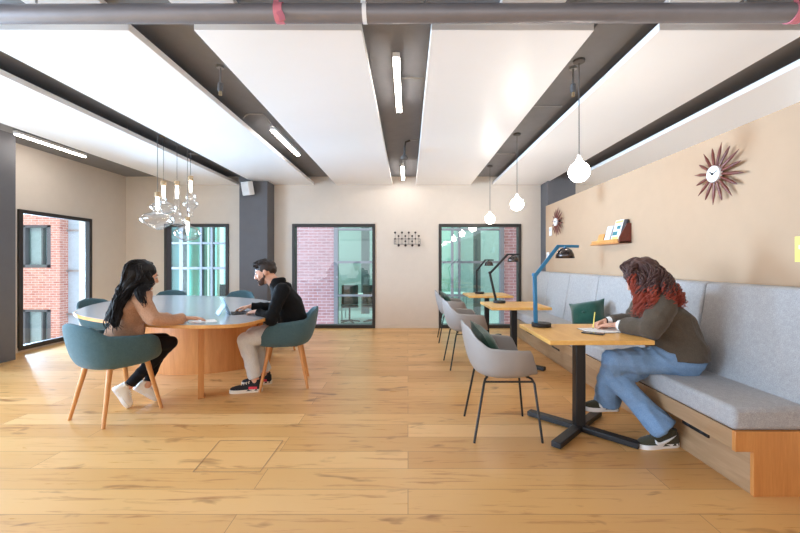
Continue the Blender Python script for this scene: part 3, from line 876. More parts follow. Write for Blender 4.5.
def glass_pendant(px, D, ycap, ybot, kind, label):
    top = at(px, ycap, D); bot = at(px, ybot, D); h = top.z - bot.z
    t = thing('glass_pendant', label, 'pendant lamp', (top.x, D, ZC), 0, 'clear blown glass pendants over the large table')
    zc = top.z - ZC
    MB().lathe([(0, 0), (0.04, 0), (0.04, -0.015), (0, -0.018)], n=20).build('ceiling_rose', M['brass'], t)
    MB().cyl((0, 0, -0.01), (0, 0, zc), 0.003, n=8).build('cord', M['cord'], t)
    MB().lathe([(0, zc + 0.002), (0.03, zc), (0.033, zc - 0.01), (0.033, zc - 0.06), (0, zc - 0.062)], n=20).build('cap', M['brass'], t)
    MB().lathe([(0, zc - 0.062), (0.016, zc - 0.062), (0.018, zc - 0.14), (0.014, zc - 0.22), (0, zc - 0.228)], n=16).build('bulb', M['filament'], t, sharp=180)
    P = {'disc': [(0.032, 0.13), (0.036, 0.40), (0.055, 0.50), (0.075, 0.55), (0.15, 0.62), (0.178, 0.72), (0.16, 0.80), (0.10, 0.90), (0.05, 0.97), (0.0, 1.0)],
         'tube': [(0.032, 0.12), (0.034, 0.62), (0.03, 0.70), (0.045, 0.76), (0.085, 0.83), (0.095, 0.89), (0.06, 0.97), (0.0, 1.0)],
         'bead': [(0.03, 0.10), (0.03, 0.40), (0.05, 0.47), (0.06, 0.52), (0.045, 0.58), (0.075, 0.64), (0.09, 0.70), (0.05, 0.78), (0.03, 0.84), (0.03, 0.98), (0.0, 1.0)],
         'wide': [(0.032, 0.13), (0.034, 0.56), (0.06, 0.64), (0.13, 0.73), (0.15, 0.82), (0.11, 0.92), (0.05, 0.98), (0.0, 1.0)],
         'bowl': [(0.028, 0.18), (0.03, 0.33), (0.09, 0.42), (0.15, 0.56), (0.165, 0.70), (0.13, 0.86), (0.07, 0.96), (0.0, 1.0)]}[kind]
    # round the profile off
    pts = [(r, zc - q * h) for r, q in P]
    fine = []
    for i in range(len(pts) - 1):
        p0, p1, p2, p3 = (V((*pts[max(0, min(len(pts) - 1, k))], 0)) for k in (i - 1, i, i + 1, i + 2))
        for u in (0, 0.33, 0.66):
            q = 0.5 * ((2 * p1) + (p2 - p0) * u + (2 * p0 - 5 * p1 + 4 * p2 - p3) * u * u + (3 * p1 - p0 - 3 * p2 + p3) * u ** 3)
            fine.append((max(q.x, 0.001), q.y))
    fine.append(pts[-1])
    MB().lathe(fine, n=32, close=False).build('glass_shade', M['clear'], t, sharp=180)
glass_pendant(157.5, 4.62, 192, 230, 'disc', 'clear glass pendant with a broad flat disc, lowest at the left of its cluster')
glass_pendant(163.5, 4.95, 181, 214, 'wide', 'clear glass pendant with a mid-height flared bowl, second in its cluster')
glass_pendant(177, 4.9, 181, 226, 'tube', 'clear glass pendant with a long straight tube, middle of its cluster')
glass_pendant(190.6, 5.15, 176, 217, 'bead', 'clear glass pendant with a beaded stem, rightmost and highest of its cluster')
glass_pendant(187.5, 5.3, 217, 241, 'bowl', 'clear glass pendant with a low wide bowl, lowest at the right of its cluster')

# ------------------------------------------------------------------ things on the walls
def sunburst(y, z, label, hands):
    t = thing('sunburst_clock', label, 'clock', (2.40, y, z), 0, 'sunburst clocks on the partition')
    # local frame of the dial: normal -X, u = +Y towards the room end, v = +Z
    for k in range(16):
        a = 2 * PI * (k + 0.45) / 16
        L = 0.235 if k % 2 == 0 else 0.215
        d = V((0, math.cos(a), math.sin(a))); s = V((0, -math.sin(a), math.cos(a))); n = V((-1, 0, 0))
        rows = []
        for q, w, th in ((0.03, 0.006, 0.005), (0.10, 0.011, 0.008), (0.16, 0.013, 0.009), (0.20, 0.007, 0.005), (L, 0.0012, 0.0012)):
            rows.append((d * q + n * (0.055 - q * 0.08), s * w, n * th))
        MB().eloft(rows, 10).build('ray', M['walnut'], t)
    def disc(r, x0, x1, name, mat):
        MB().cyl((-x0, 0, 0), (-x1, 0, 0), r, n=32).build(name, mat, t, bevel=0.002)
    disc(0.025, 0.0, 0.045, 'wall_mount', M['black'])
    disc(0.062, 0.045, 0.072, 'dial', M['white'])
    for a, L, w in hands:
        d = V((0, -math.sin(a), math.cos(a)))
        MB().bar([V((-0.075, 0, 0)) - d * 0.012, V((-0.075, 0, 0)) + d * L], w, 0.002, (1, 0, 0)).build('hand', M['black'], t)
    MB().cyl((-0.072, 0, 0), (-0.079, 0, 0), 0.009, n=16).build('hub', M['black'], t)
sunburst(2.905, 1.93, 'walnut sunburst clock with white dial high on the partition, nearer the camera', [(-0.9, 0.035, 0.009), (1.25, 0.048, 0.006)])
sunburst(6.02, 1.90, 'walnut sunburst clock with white dial on the partition at the far end of the bench', [(-0.9, 0.035, 0.009), (1.25, 0.048, 0.006)])

t = thing('wall_shelf', 'small oak ledge shelf with tilted reading matter on the partition', 'shelf', (2.40, 4.48, 1.47))
MB().span(2.27, 2.40, 4.08, 4.74, 1.465, 1.485).build('ledge', M['oak_v'], t, bevel=0.003, world=True)
MB().span(2.27, 2.28, 4.12, 4.70, 1.485, 1.515).build('lip', M['oak'], t, bevel=0.002, world=True)
mb = MB().loft([[(2.40, y, 1.465), (2.27, y, 1.465), (2.27, y, 1.53), (2.36, y, 1.68), (2.40, y, 1.68)] for y in (4.08, 4.10)])
mb.build('end_bracket', M['walnut'], t, bevel=0.002, world=True)
MB().span(2.385, 2.40, 4.10, 4.66, 1.485, 1.56).build('back_rail', M['oak'], t, bevel=0.002, world=True)
def leaning(name, y0, y1, h, mat, label, cat, th=0.008, x=2.30, marks=(), name2='cover', base=1.486):
    t = thing(name, label, cat, (x, (y0 + y1) / 2, base))
    tilt = 0.28
    def P(y, s, off): return (x + s * math.sin(tilt) - off * math.cos(tilt), y, base + s * math.cos(tilt) + off * math.sin(tilt))
    MB().loft([[P(y0, s, o) for s, o in ((0.0, 0.0), (h, 0.0), (h, -th), (0.0, -th))], [P(y1, s, o) for s, o in ((0, 0), (h, 0), (h, -th), (0, -th))]]).build(name2, mat, t, bevel=0.001, world=True)
    for (a, b, c, d, mm) in marks:
        ya, yb = y0 + (y1 - y0) * a, y0 + (y1 - y0) * b
        MB().loft([[P(ya, h * s, o) for s, o in ((c, 0.0008), (d, 0.0008), (d, -0.0002), (c, -0.0002))], [P(yb, h * s, o) for s, o in ((c, 0.0008), (d, 0.0008), (d, -0.0002), (c, -0.0002))]]).build('printed_block', mm, t, world=True)
M['yellow'] = plain('yellow_print', (236, 218, 112), 0.6)
M['petrol'] = plain('petrol_print', (52, 120, 128), 0.6)
M['sky'] = plain('pale_blue_cover', (202, 214, 228), 0.5)
leaning('magazine', 4.17, 4.33, 0.255, M['white'], 'upright magazine with yellow and green cover blocks on the wall shelf', 'magazine', marks=[(0.1, 0.9, 0.05, 0.25, M['yellow']), (0.35, 0.95, 0.3, 0.48, M['petrol']), (0.15, 0.6, 0.58, 0.74, M['petrol']), (0.05, 0.95, 0.86, 0.97, M['yellow'])])
leaning('booklet', 4.36, 4.48, 0.2, M['sky'], 'pale blue upright booklet on the wall shelf', 'booklet')
leaning('notebook', 4.105, 4.16, 0.25, M['dark'], 'dark spined notebook at the bracket end of the wall shelf', 'notebook', th=0.02)
leaning('picture_block', 4.50, 4.64, 0.115, M['oak'], 'small plain wooden block leaning on the wall shelf', 'block', th=0.014)

t = thing('wall_card', 'yellow printed card on the partition at the right edge', 'card', (2.40, 2.27, 1.34))
MB().span(2.397, 2.40, 2.19, 2.355, 1.257, 1.413).build('sheet', M['yellow'], t, world=True)
MB().span(2.3962, 2.397, 2.2, 2.33, 1.335, 1.36).build('printed_line', M['paper'], t, world=True)
def switch(y, z, lab):
    t = thing('wall_thermostat', lab, 'thermostat', (2.40, y, z), 0, 'white controls by the far clock')
    MB().span(2.385, 2.40, y - 0.05, y + 0.05, z - 0.075, z + 0.075).build('casing', M['white'], t, bevel=0.006, world=True)
    MB().span(2.382, 2.386, y - 0.028, y + 0.028, z + 0.005, z + 0.05).build('display', M['sky'], t, bevel=0.001, world=True)
switch(6.38, 1.78, 'white wall thermostat directly left of the far sunburst clock')
switch(6.50, 1.36, 'white wall thermostat low beside the blue lamp head, above the bench end')

t = thing('wall_speaker', 'white box speaker on a bracket high on the dark column', 'speaker', (-2.86, 6.94, 2.6))
MB().tube([(-2.87, 6.94, 2.76), (-2.87, 6.86, 2.75), (-2.87, 6.82, 2.70)], 0.012, 10).build('bracket', M['steel'], t, world=True)
MB().box((-2.87, 6.935, 2.76), (0.08, 0.012, 0.08)).build('wall_plate', M['steel'], t, bevel=0.002, world=True)
R = Matrix.Rotation(math.radians(-20), 3, 'Z') @ Matrix.Rotation(math.radians(14), 3, 'X')
c = V((-2.87, 6.80, 2.585))
body = MB().box(c, (0.17, 0.13, 0.24), R=R).build('cabinet', M['white'], t, bevel=0.015, seg=3, world=True)
MB().box(c + R @ V((0, -0.066, 0)), (0.145, 0.006, 0.21), R=R).build('grille', plain('speaker_cloth', (222, 222, 222), 0.8, bump=0.4, bscale=600), t, bevel=0.003, world=True)

M['ball'] = plain('dark_stained_wood', (58, 40, 32), 0.4)
# hanging rack with dark balls
t = thing('coat_rack', 'wire coat rack with rows of dark wooden balls on the back wall', 'coat rack', (0.0, 7.30, 1.67))
def rk(px, py): return at(385 + px / 15.22, 225 + py / 15.22, 7.25)
for yy in (212, 292):
    MB().tube([rk(140, yy), rk(535, yy)], 0.004, 8).build('rail', M['cord'], t, world=True)
for px in (140, 535):
    MB().tube([rk(px, 212), rk(px, 292)], 0.004, 8).build('rail', M['cord'], t, world=True)
cols = [155, 258, 362, 462]
for k, px in enumerate(cols):
    MB().tube([rk(px, 118) + V((0, -0.03, 0)), rk(px, 150), rk(px, 212), rk(px, 292) + V((0, 0.01, 0))], 0.0028, 8).build('wire', M['cord'], t, world=True)
    MB().tube([rk(px + 55, 170) + V((0, -0.05, 0)), rk(px + 52, 205), rk(px + 52, 292), rk(px + 54, 312) + V((0, -0.06, 0))], 0.0028, 8).build('wire', M['cord'], t, world=True)
balls = [(p, 118, .019) for p in cols] + [(p + 52, 170, .017) for p in cols] + [(p, 212, .015) for p in cols] + [(310, 250, .016), (412, 250, .016)] + [(p + 54, 312, .021) for p in cols]
for px, py, r in balls:
    r *= 1.1
    MB().ell(rk(px, py) + V((0, -0.045, 0)), (r, r, r)).build('ball', M['ball'], t, world=True)
for px in (155, 520):
    MB().cyl(rk(px, 250) + V((0, 0.05, 0)), rk(px, 250), 0.006, n=10).build('wall_fixing', M['black'], t, world=True)

# flush hatch in the floor
t = thing('floor_hatch', 'flush rectangular floor hatch outlined by a thin metal edge', 'floor hatch', (-1.2, 2.7, 0.0))
def fl(px, py):
    D = CAMZ * FPX / (py - HY); return V(((px - CX) / FPX * D, D, 0.0012))
q = [fl(220, 440.5), fl(283, 440.5), fl(260, 472), fl(193, 472)]
for a, b in zip(q, q[1:] + q[:1]):
    MB().bar([a, b], 0.004, 0.0012).build('edge_strip', M['plinth'], t, world=True)

# ------------------------------------------------------------------ things on the tables
T0 = 0.7385
t = thing('tablet_computer', 'small tablet on its kickstand with keyboard before the man', 'tablet', (-1.80, 3.83, T0))
R = Matrix.Rotation(math.radians(-80), 3, 'Z')
Rk = Matrix.Rotation(math.radians(124), 3, 'Z')
def tb(x, y, z): return V((0, 0, 0)) + Rk @ V((x, y, z))
# local frame: +Y looks away from the man; hinge at y=0
til = math.radians(22)
def panel(u0, u1, s0, s1, off, th):
    r = []
    for u in (u0, u1):
        r.append([tb(u, s * math.sin(til) + o * math.cos(til), s * math.cos(til) - o * math.sin(til) + 0.004) for s, o in ((s0, off), (s1, off), (s1, off + th), (s0, off + th))])
    return MB().loft(r)
panel(-0.13, 0.13, 0.0, 0.175, 0, 0.008).build('casing', plain('tablet_shell', (150, 176, 194), 0.4, 0.2), t, bevel=0.002)
panel(-0.122, 0.122, 0.008, 0.167, -0.0012, 0.001).build('screen', emission('tablet_screen', (0.75, 0.9, 1.0), 1.0), t)
panel(-0.11, 0.11, 0.0, 0.006, 0.008, 0.004).build('hinge', M['black'], t)
MB().loft([[tb(u, 0.049, 0.096), tb(u, 0.052, 0.099), tb(u, 0.112, 0.002), tb(u, 0.108, 0.0)] for u in (-0.11, 0.11)]).build('kickstand', plain('kickstand_shell', (112, 136, 152), 0.4, 0.2), t, bevel=0.001)
kb = MB().loft([[tb(u, y, z) for y, z in ((-0.17, 0), (-0.005, 0), (-0.005, 0.006), (-0.17, 0.005))] for u in (-0.13, 0.13)]).build('keyboard', M['dark'], t, bevel=0.001)
for r_ in range(4):
    mb = MB()
    for k in range(10):
        c = tb(-0.112 + 0.025 * k, -0.03 - 0.024 * r_, 0.0066)
        mb.box(c, (0.019, 0.019, 0.002), R=Rk)
    mb.build('key_row', M['black'], kb)

def sheet(name, c, w, h, rz, mat, lab, cat, th=0.002, part='sheet'):
    t = thing(name, lab, cat, c, rz)
    MB().box((0, 0, th / 2), (w, h, th)).build(part, mat, t, bevel=0.0005)
    return t
sheet('paper_sheet', (-1.80, 3.33, T0), 0.21, 0.16, 0.6, M['paper'], 'white paper under the tan-jacketed woman\'s hand', 'paper')
t = sheet('open_notebook', (1.47, 2.86, 0.7405), 0.29, 0.2, 0.12, M['paper'], 'open white notebook the curly-haired woman writes in', 'notebook', 0.006, 'pages')
MB().box((0, 0, 0.0007), (0.30, 0.21, 0.0014)).build('cover', M['dark'], t)
for k in range(9):
    MB().box((-0.072, -0.075 + 0.018 * k, 0.0063), (0.11, 0.0016, 0.0006)).build('ruled_line', M['sky'], t)
t = thing('phone', 'dark slim phone lying at the edge of the writing woman\'s notebook', 'phone', (1.335, 2.74, 0.7405), 0.9)
MB().box((0, 0, 0.004), (0.07, 0.145, 0.008)).build('casing', M['black'], t, bevel=0.003)
MB().box((0, 0, 0.0083), (0.064, 0.136, 0.0006)).build('screen', plain('dark_screen', (20, 22, 26), 0.1), t)
# ------------------------------------------------------------------ people
M['skin_fair'] = plain('fair_skin', (214, 162, 136), 0.5, var=0.05, scale=14)
M['skin_tan'] = plain('warm_skin', (214, 160, 130), 0.5, var=0.05, scale=14)
M['hair_black'] = plain('black_hair', (22, 17, 16), 0.42, var=0.25, scale=60)
M['hair_black'].node_tree.nodes['Principled BSDF'].inputs['Specular IOR Level'].default_value = 0.25
M['hair_dark'] = plain('dark_brown_hair', (42, 30, 25), 0.5, var=0.25, scale=60)
M['hair_brown'] = plain('brown_hair', (74, 46, 42), 0.5, var=0.25, scale=50)
M['hair_red'] = plain('red_dyed_hair', (146, 58, 38), 0.5, var=0.2, scale=50)
M['beard'] = plain('dark_stubble', (82, 58, 48), 0.8, var=0.2, scale=90)
M['eye'] = plain('eye_white', (204, 194, 188), 0.25)
M['iris'] = plain('dark_iris', (38, 26, 20), 0.2)
M['lips'] = plain('lip', (186, 104, 96), 0.5)
M['tan'] = fabric('tan_suede', (168, 124, 96), (190, 146, 116), 90, bump=0.15)
M['blackknit'] = fabric('black_fleece', (13, 13, 14), (24, 24, 26), 300, bump=0.4, sheen=0.02)
M['olive'] = fabric('dark_olive_knit', (74, 64, 54), (96, 84, 70), 260, bump=0.4)
M['denim'] = fabric('blue_denim', (102, 130, 162), (134, 160, 188), 230, bump=0.2, sheen=0.05)
M['greycloth'] = fabric('light_grey_cotton', (196, 194, 190), (214, 212, 208), 160, bump=0.25)
M['blackcloth'] = fabric('black_denim', (16, 17, 21), (30, 31, 37), 200, bump=0.2, sheen=0.02)
M['cream'] = plain('cream_rubber', (228, 218, 200), 0.6)
M['whiteleather'] = plain('white_leather', (236, 230, 220), 0.5, var=0.02)
M['olivesuede'] = fabric('olive_suede', (60, 58, 44), (78, 74, 58), 200)
M['red'] = plain('red_patch', (206, 44, 62), 0.6)
UP = V((0, 0, 1))

def hand(S, wrist, d, n, s, size=1.0, curl=0.45, thumb=0.5, spread=1.0):
    """palm, four unequal bent fingers and a thumb; d along the hand, n back of hand, s thumb side"""
    d = V(d).normalized(); n = (V(n) - d * V(n).dot(d)).normalized(); s0 = V(s)
    s = (s0 - d * s0.dot(d) - n * s0.dot(n)).normalized()
    k = size
    rows = []
    for q, w, th in ((-0.02, .026, .02), (0.01, .030, .018), (0.045, .038, .016), (0.085, .040, .013), (0.095, .036, .010)):
        rows.append((V(wrist) + d * q * k, s * w * k, n * th * k))
    S.eloft(rows, 18, 0.8)
    def bend(v, ang): return (v * math.cos(ang) - n * math.sin(ang))
    for i, (o, L, r) in enumerate(((.031, .072, .0088), (.0105, .080, .0090), (-.0105, .074, .0086), (-.030, .058, .0078))):
        p = V(wrist) + d * 0.083 * k + s * o * k
        base = (d + s * o * 3.2 * spread).normalized()
        ang = curl * (0.35 + 0.08 * i)
        for seg, (fr, rr) in enumerate(((.45, 1.0), (.30, .92), (.25, .82))):
            e = p + (base * math.cos(ang) - n * math.sin(ang)) * L * fr * k
            S.cap(p, e, r * rr * k, r * (rr - .08) * k, 10)
            p = e; ang += curl * (0.75 if seg == 0 else 0.55)
    p = V(wrist) + d * 0.022 * k + s * .026 * k
    e = p + (d * .62 + s * .72 - n * .25 * (1 + thumb)).normalized() * .042 * k
    S.cap(p, e, .0135 * k, .011 * k, 10)
    g = e + (d * .9 + s * .25 - n * .3 * (1 + thumb)).normalized() * .03 * k
    S.cap(e, g, .0105 * k, .0095 * k, 10)
    h = g + (d * .95 - s * .12 - n * .35 * thumb).normalized() * .024 * k
    S.cap(g, h, .0095 * k, .0075 * k, 10)

def head(S, c, f, u, k=1.0):
    f = V(f).normalized(); u = (V(u) - f * V(u).dot(f)).normalized(); l = u.cross(f)
    R = Matrix((l, f, u)).transposed()
    c = V(c)
    S.ell(c + (u * .03 - f * .014) * k, (.076 * k, .099 * k, .088 * k), R)
    S.eloft([(c + (u * z + f * y) * k, l * a * k, f * b * k) for z, y, a, b in
             ((.06, .02, .060, .068), (.02, .022, .066, .074), (-.03, .026, .061, .070), (-.065, .032, .052, .060), (-.095, .044, .036, .044), (-.112, .056, .020, .026))], 20)
    S.cap(c + (u * .016 + f * .094) * k, c + (-u * .026 + f * .114) * k, .0085 * k, .0135 * k, 10)
    for sd in (-1, 1):
        S.ell(c + (-u * .03 + f * .102 + l * sd * .012) * k, (.009 * k, .012 * k, .009 * k), R, 10, 8)
        S.ell(c + (l * sd * .034 + f * .064 - u * .026) * k, (.028 * k, .022 * k, .03 * k), R, 12, 8)
        S.ell(c + (l * sd * .079 - f * .008 - u * .002) * k, (.010 * k, .019 * k, .032 * k), R, 12, 8)
        S.cap(c + (l * sd * .014 + u * .029 + f * .091) * k, c + (l * sd * .045 + u * .027 + f * .074) * k, .0095 * k, .008 * k, 8)
    S.cap(c + (l * .016 - u * .053 + f * .094) * k, c + (-l * .016 - u * .053 + f * .094) * k, .0075 * k, n=8)
    S.cap(c + (l * .014 - u * .065 + f * .093) * k, c + (-l * .014 - u * .065 + f * .093) * k, .008 * k, n=8)
    S.ell(c + (-u * .098 + f * .086) * k, (.02 * k, .016 * k, .015 * k), R, 12, 8)
    return R
def face_parts(t, c, R, k=1.0):
    c = V(c)
    for sd in (-1, 1):
        e = MB().ell(c + R @ V((sd * .032, .081, .006)) * k, (.0118 * k,) * 3, R, 14, 10).build('eye', M['eye'], t, world=True, sharp=180)
        MB().ell(c + R @ V((sd * .032, .0915, .0045)) * k, (.0062 * k, .0045 * k, .0062 * k), R, 12, 8).build('pupil', M['iris'], e, world=True, sharp=180)
        MB().cap(c + R @ V((sd * .016, .099, .030)) * k, c + R @ V((sd * .047, .080, .031)) * k, .0042 * k, .003 * k, 8).build('eyebrow', M['hair_dark'], t, world=True)
    MB().eloft([(c + R @ V((x, .099 - abs(x) * .22, -.058)) * k, R @ V((0, .004, 0)) * k, R @ V((0, 0, h)) * k) for x, h in ((-.023, .001), (-.012, .006), (0, .0075), (.012, .006), (.023, .001))], 10).build('lips', M['lips'], t, world=True, sharp=180)

def trunk(S, rows):
    """rows: (centre, side half vector, front half vector)"""
    S.eloft([(V(c), V(a), V(b)) for c, a, b in rows], 26, 0.86)

def shoe(t, heel, toe, up, w, mat, sole_mat, name='shoe', high=0.075, lace=None, swoosh=None, patch=None, sole_h=0.028, ankle=0.10):
    heel, toe = V(heel), V(toe)
    d = (toe - heel); L = d.length; d.normalize()
    up = (V(up) - d * V(up).dot(d)).normalized(); s = up.cross(d)
    O = lambda a, b, c: heel + d * a * L + s * b + up * c
    out = []
    prof = [(0.0, .30), (.03, .55), (.10, .74), (.25, .78), (.42, .76), (.58, .92), (.72, 1.0), (.84, .93), (.93, .70), (.985, .38), (1.0, .12)]
    ring = [(a, b) for a, b in prof] + [(a, -b) for a, b in reversed(prof)]
    mb = MB().loft([[O(a * 1.02 - .01, b * w * q, z) for a, b in ring] for z, q in ((0.0, .96), (.006, 1.03), (sole_h, 1.03), (sole_h + .001, .94))])
    up_ = MB()
    hs = [(0.015, .5, .85), (.06, .72, 1.0), (.16, .80, 1.03), (.30, .80, 1.0), (.42, .80, .86), (.55, .90, .70), (.70, .97, .58), (.84, .90, .48), (.94, .66, .38), (.985, .3, .28)]
    rings = []
    for a, b, h in hs:
        H = high * h
        r = []
        for i in range(20):
            q = 2 * PI * i / 20
            cs, sn = math.cos(q), math.sin(q)
            r.append(O(a, b * w * math.copysign(abs(cs) ** .75, cs), sole_h * .6 + max(0.0, (H * (sn if sn > 0 else 0)))))
        rings.append(r)
    up_.loft(rings)
    up_.cyl(O(.17, 0, high * .8), O(.15, 0, ankle), w * .72, w * .66, 18)
    o = up_.build(name, mat, t, world=True, sharp=70)
    mb.build('sole', sole_mat, o, world=True, sharp=50)
    if lace is not None:
        for k in range(4):
            a = .40 + .075 * k; z = sole_h * .6 + high * (.89 - .085 * k)
            MB().tube([O(a, -w * .42, z - .012), O(a + .015, -w * .2, z + .003), O(a, 0, z + .006), O(a + .015, w * .2, z + .003), O(a, w * .42, z - .012)], .0042, 8).build('lace', lace, o, world=True)
    if swoosh is not None:
        for sd in (-1, 1):
            # curved tick: fat hook towards the toe, thin tail to the heel
            top = [(q.x, q.y) for q in crom([(.66, .046, 0), (.615, .034, 0), (.55, .031, 0), (.45, .037, 0), (.30, .050, 0), (.12, .068, 0)], 18)]
            low = [(q.x, q.y) for q in crom([(.665, .047, 0), (.665, .024, 0), (.57, .011, 0), (.44, .017, 0), (.28, .040, 0), (.12, .0685, 0)], 18)]
            def skin(a, z):
                k = max(i for i in range(len(hs) - 1) if hs[i][0] <= a); u = (a - hs[k][0]) / (hs[k + 1][0] - hs[k][0])
                b = hs[k][1] * (1 - u) + hs[k + 1][1] * u; H = high * (hs[k][2] * (1 - u) + hs[k + 1][2] * u)
                sn = min(1.0, max(0.0, (z - 0.0) / H))
                return O(a, sd * (w * b * (max(0.0, 1 - sn * sn)) ** .375 + .004), sole_h * .6 + z)
            v_, f_ = [], []
            N = len(top)
            for p, q in zip(top, low):
                v_.append(skin(*p)); v_.append(skin((p[0] + q[0]) / 2, (p[1] + q[1]) / 2)); v_.append(skin(*q))
            for i in range(N - 1):
                for j in (0, 1):
                    f_.append((i * 3 + j, i * 3 + j + 1, i * 3 + j + 4, i * 3 + j + 3))
            MB().add(v_, f_).build('side_tick', swoosh, o, world=True, solid=0.003)
    if patch is not None:
        for sd in (-1, 1):
            MB().loft([[O(a, sd * (w * .80 + e), z) for e in (-.004, .0035)] + [O(a, sd * (w * .66 + e), z + .022) for e in (.0035, -.004)] for a, z in ((.14, .034), (.27, .036), (.40, .036))]).build('side_patch', patch, o, world=True)
    return o

def crom(pts, n):
    pts = [V(p) for p in pts]; out = []
    for i in range(n):
        x = i / (n - 1) * (len(pts) - 1); k = min(int(x), len(pts) - 2); u = x - k
        p0, p1, p2, p3 = pts[max(k - 1, 0)], pts[k], pts[k + 1], pts[min(k + 2, len(pts) - 1)]
        out.append(0.5 * ((2 * p1) + (p2 - p0) * u + (2 * p0 - 5 * p1 + 4 * p2 - p3) * u * u + (3 * p1 - p0 - 3 * p2 + p3) * u ** 3))
    return out
def locks(mb, guides, count, r, wave, turns, n=18, rnd=None, split=None):
    """strands that follow guide lines; each guide is (points, radius at root, radius at tip)"""
    rnd = rnd or random
    for q in range(count):
        pts, r0, r1 = guides[q % len(guides)]
        a = V((rnd.gauss(0, 1), rnd.gauss(0, 1), rnd.gauss(0, 1)))
        a = a.normalized() * (rnd.uniform(.55, 1.0))
        line = crom(pts, n); ph = rnd.uniform(0, 2 * PI); tn = turns * rnd.uniform(.8, 1.25)
        end = rnd.randint(int(n * .75), n)
        P, rr = [], []
        for i, p in enumerate(line[:end]):
            x = i / (n - 1)
            d = (line[min(i + 1, n - 1)] - line[max(i - 1, 0)]).normalized()
            _, u, w = basis(d)
            off = a * (r0 + (r1 - r0) * x)
            am = wave * min(1.0, x * 2.2)
            P.append(p + off + u * am * math.cos(ph + tn * 2 * PI * x) + w * am * math.sin(ph + tn * 2 * PI * x))
            rr.append(r * (1 - .75 * (i / (end - 1)) ** 3) * (0.6 + .4 * min(1, x * 5)))
        k0 = len(mb.f)
        mb.tube(P, rr, 6)
        if split is not None:
            cut = split + rnd.uniform(-.08, .08)
            for fi in range(k0, len(mb.f)):
                seg = (fi - k0) // 6
                mb.mi[fi] = 1 if seg / (n - 1) > cut else 0

# ================= the woman in the tan jacket
t = thing('person', 'seated person with long black hair, tan jacket and white shoes', 'person', (-2.40, 3.2, 0))
f = V((.60, .80, 0)); l = V((-.80, .60, 0)); r_ = -l
pel = V((-2.385, 3.17, .56)); wai = V((-2.36, 3.18, .70)); che = V((-2.30, 3.20, .88)); shc = V((-2.275, 3.225, .965)); nek = V((-2.25, 3.225, 1.02))
hc = V((-2.225, 3.20, 1.145)); hf = V((.60, .74, -.28)).normalized(); hu = V((.2, .1, 1))
ls = V((-.62, .78, 0)).normalized()
shR = shc - ls * .155 + V((0, 0, -.005)); shL = shc + ls * .155
elR, wrR = V((-2.055, 3.06, .792)), V((-1.885, 3.20, .785))
elL, wrL = V((-2.31, 3.40, .77)), V((-2.09, 3.36, .772))
hipR, hipL = pel - l * .09, pel + l * .09
knR, knL = V((-2.165, 3.45, .525)), V((-2.29, 3.55, .53))
anR, anL = V((-2.43, 3.285, .165)), V((-2.335, 3.405, .155))
def body(skin, name, extra):
    S = MB()
    extra(S)
    return S.sculpt(name, skin, t, 0.005, 2)
def build_body(S):
    global RH
    trunk(S, [(pel - UP * .06, l * .12, f * .09), (pel, l * .15, f * .11), (wai, l * .12, f * .09), (che, ls * .145, f * .10), (shc, ls * .13, f * .07), (nek, ls * .055, f * .052)])
    S.cap(nek - UP * .03, hc + V((-.02, 0, -.04)), .052, .050)
    RH = head(S, hc, hf, hu, .96)
    for a, b, c in ((shR, elR, wrR), (shL, elL, wrL)):
        S.cap(a, b, .044, .036); S.cap(b, c, .036, .024)
    for a, b, c in ((hipR, knR, anR), (hipL, knL, anL)):
        S.cap(a, b, .066, .044); S.cap(b, b + (c - b) * .35, .042, .040); S.cap(b + (c - b) * .35, c, .040, .031)
    hand(S, wrR + V((.012, .01, 0)), (.85, .50, -.06), (0, 0, 1), (-.5, .85, 0), .92, .35, .2)
    hand(S, wrL + V((.012, 0, 0)), (.95, -.12, -.06), (0, 0, 1), (-.3, -.9, 0), .92, .4, .2)
body(M['skin_tan'], 'body', build_body)
face_parts(t, hc, RH, .96)
S = MB()
trunk(S, [(pel - UP * .03 - f * .01, l * .172, f * .135), (pel + UP * .05, l * .168, f * .132), (wai, l * .152, f * .122), (che, ls * .168, f * .126), (shc - UP * .005, ls * .158, f * .092), (nek - UP * .015, ls * .075, f * .068)])
for a, b, c in ((shR, elR, wrR), (shL, elL, wrL)):
    S.cap(a, b, .064, .054); S.cap(b, b + (c - b) * .90, .053, .038)
    S.cyl(b + (c - b) * .55, b + (c - b) * .98, .045, .043)
S.sculpt('jacket', M['tan'], t, 0.007, 3, .020, 4.5, 1.0, (7, 7, 13))
MB().tube([nek + ls * .07 - f * .0 + UP * .0, nek - f * .058 + UP * .012, nek - ls * .07 + UP * .0, nek + f * .05 - ls * .04 - UP * .03], .017, 10).build('collar', M['tan'], t, world=True, sharp=180)
S = MB()
trunk(S, [(pel - UP * .085, l * .14, f * .11), (pel - UP * .02, l * .168, f * .128), (pel + UP * .07, l * .155, f * .115)])
for a, b, c in ((hipR, knR, anR), (hipL, knL, anL)):
    S.cap(a, b, .092, .066); S.cap(b, b + (c - b) * .4, .064, .058); S.cyl(b + (c - b) * .3, b + (c - b) * .93, .060, .044)
S.sculpt('trousers', M['blackcloth'], t, 0.007, 2, .010, 5.0, 2.0, (9, 9, 14))
shoe(t, V((-2.515, 3.235, .185)), V((-2.415, 3.275, -.0)), V((.55, .2, .55)), .043, M['whiteleather'], M['white'], high=.085, lace=M['white'], ankle=.10)
shoe(t, V((-2.43, 3.36, .14)), V((-2.285, 3.45, .0)), V((.5, .25, .8)), .043, M['whiteleather'], M['white'], high=.085, lace=M['white'], ankle=.10)
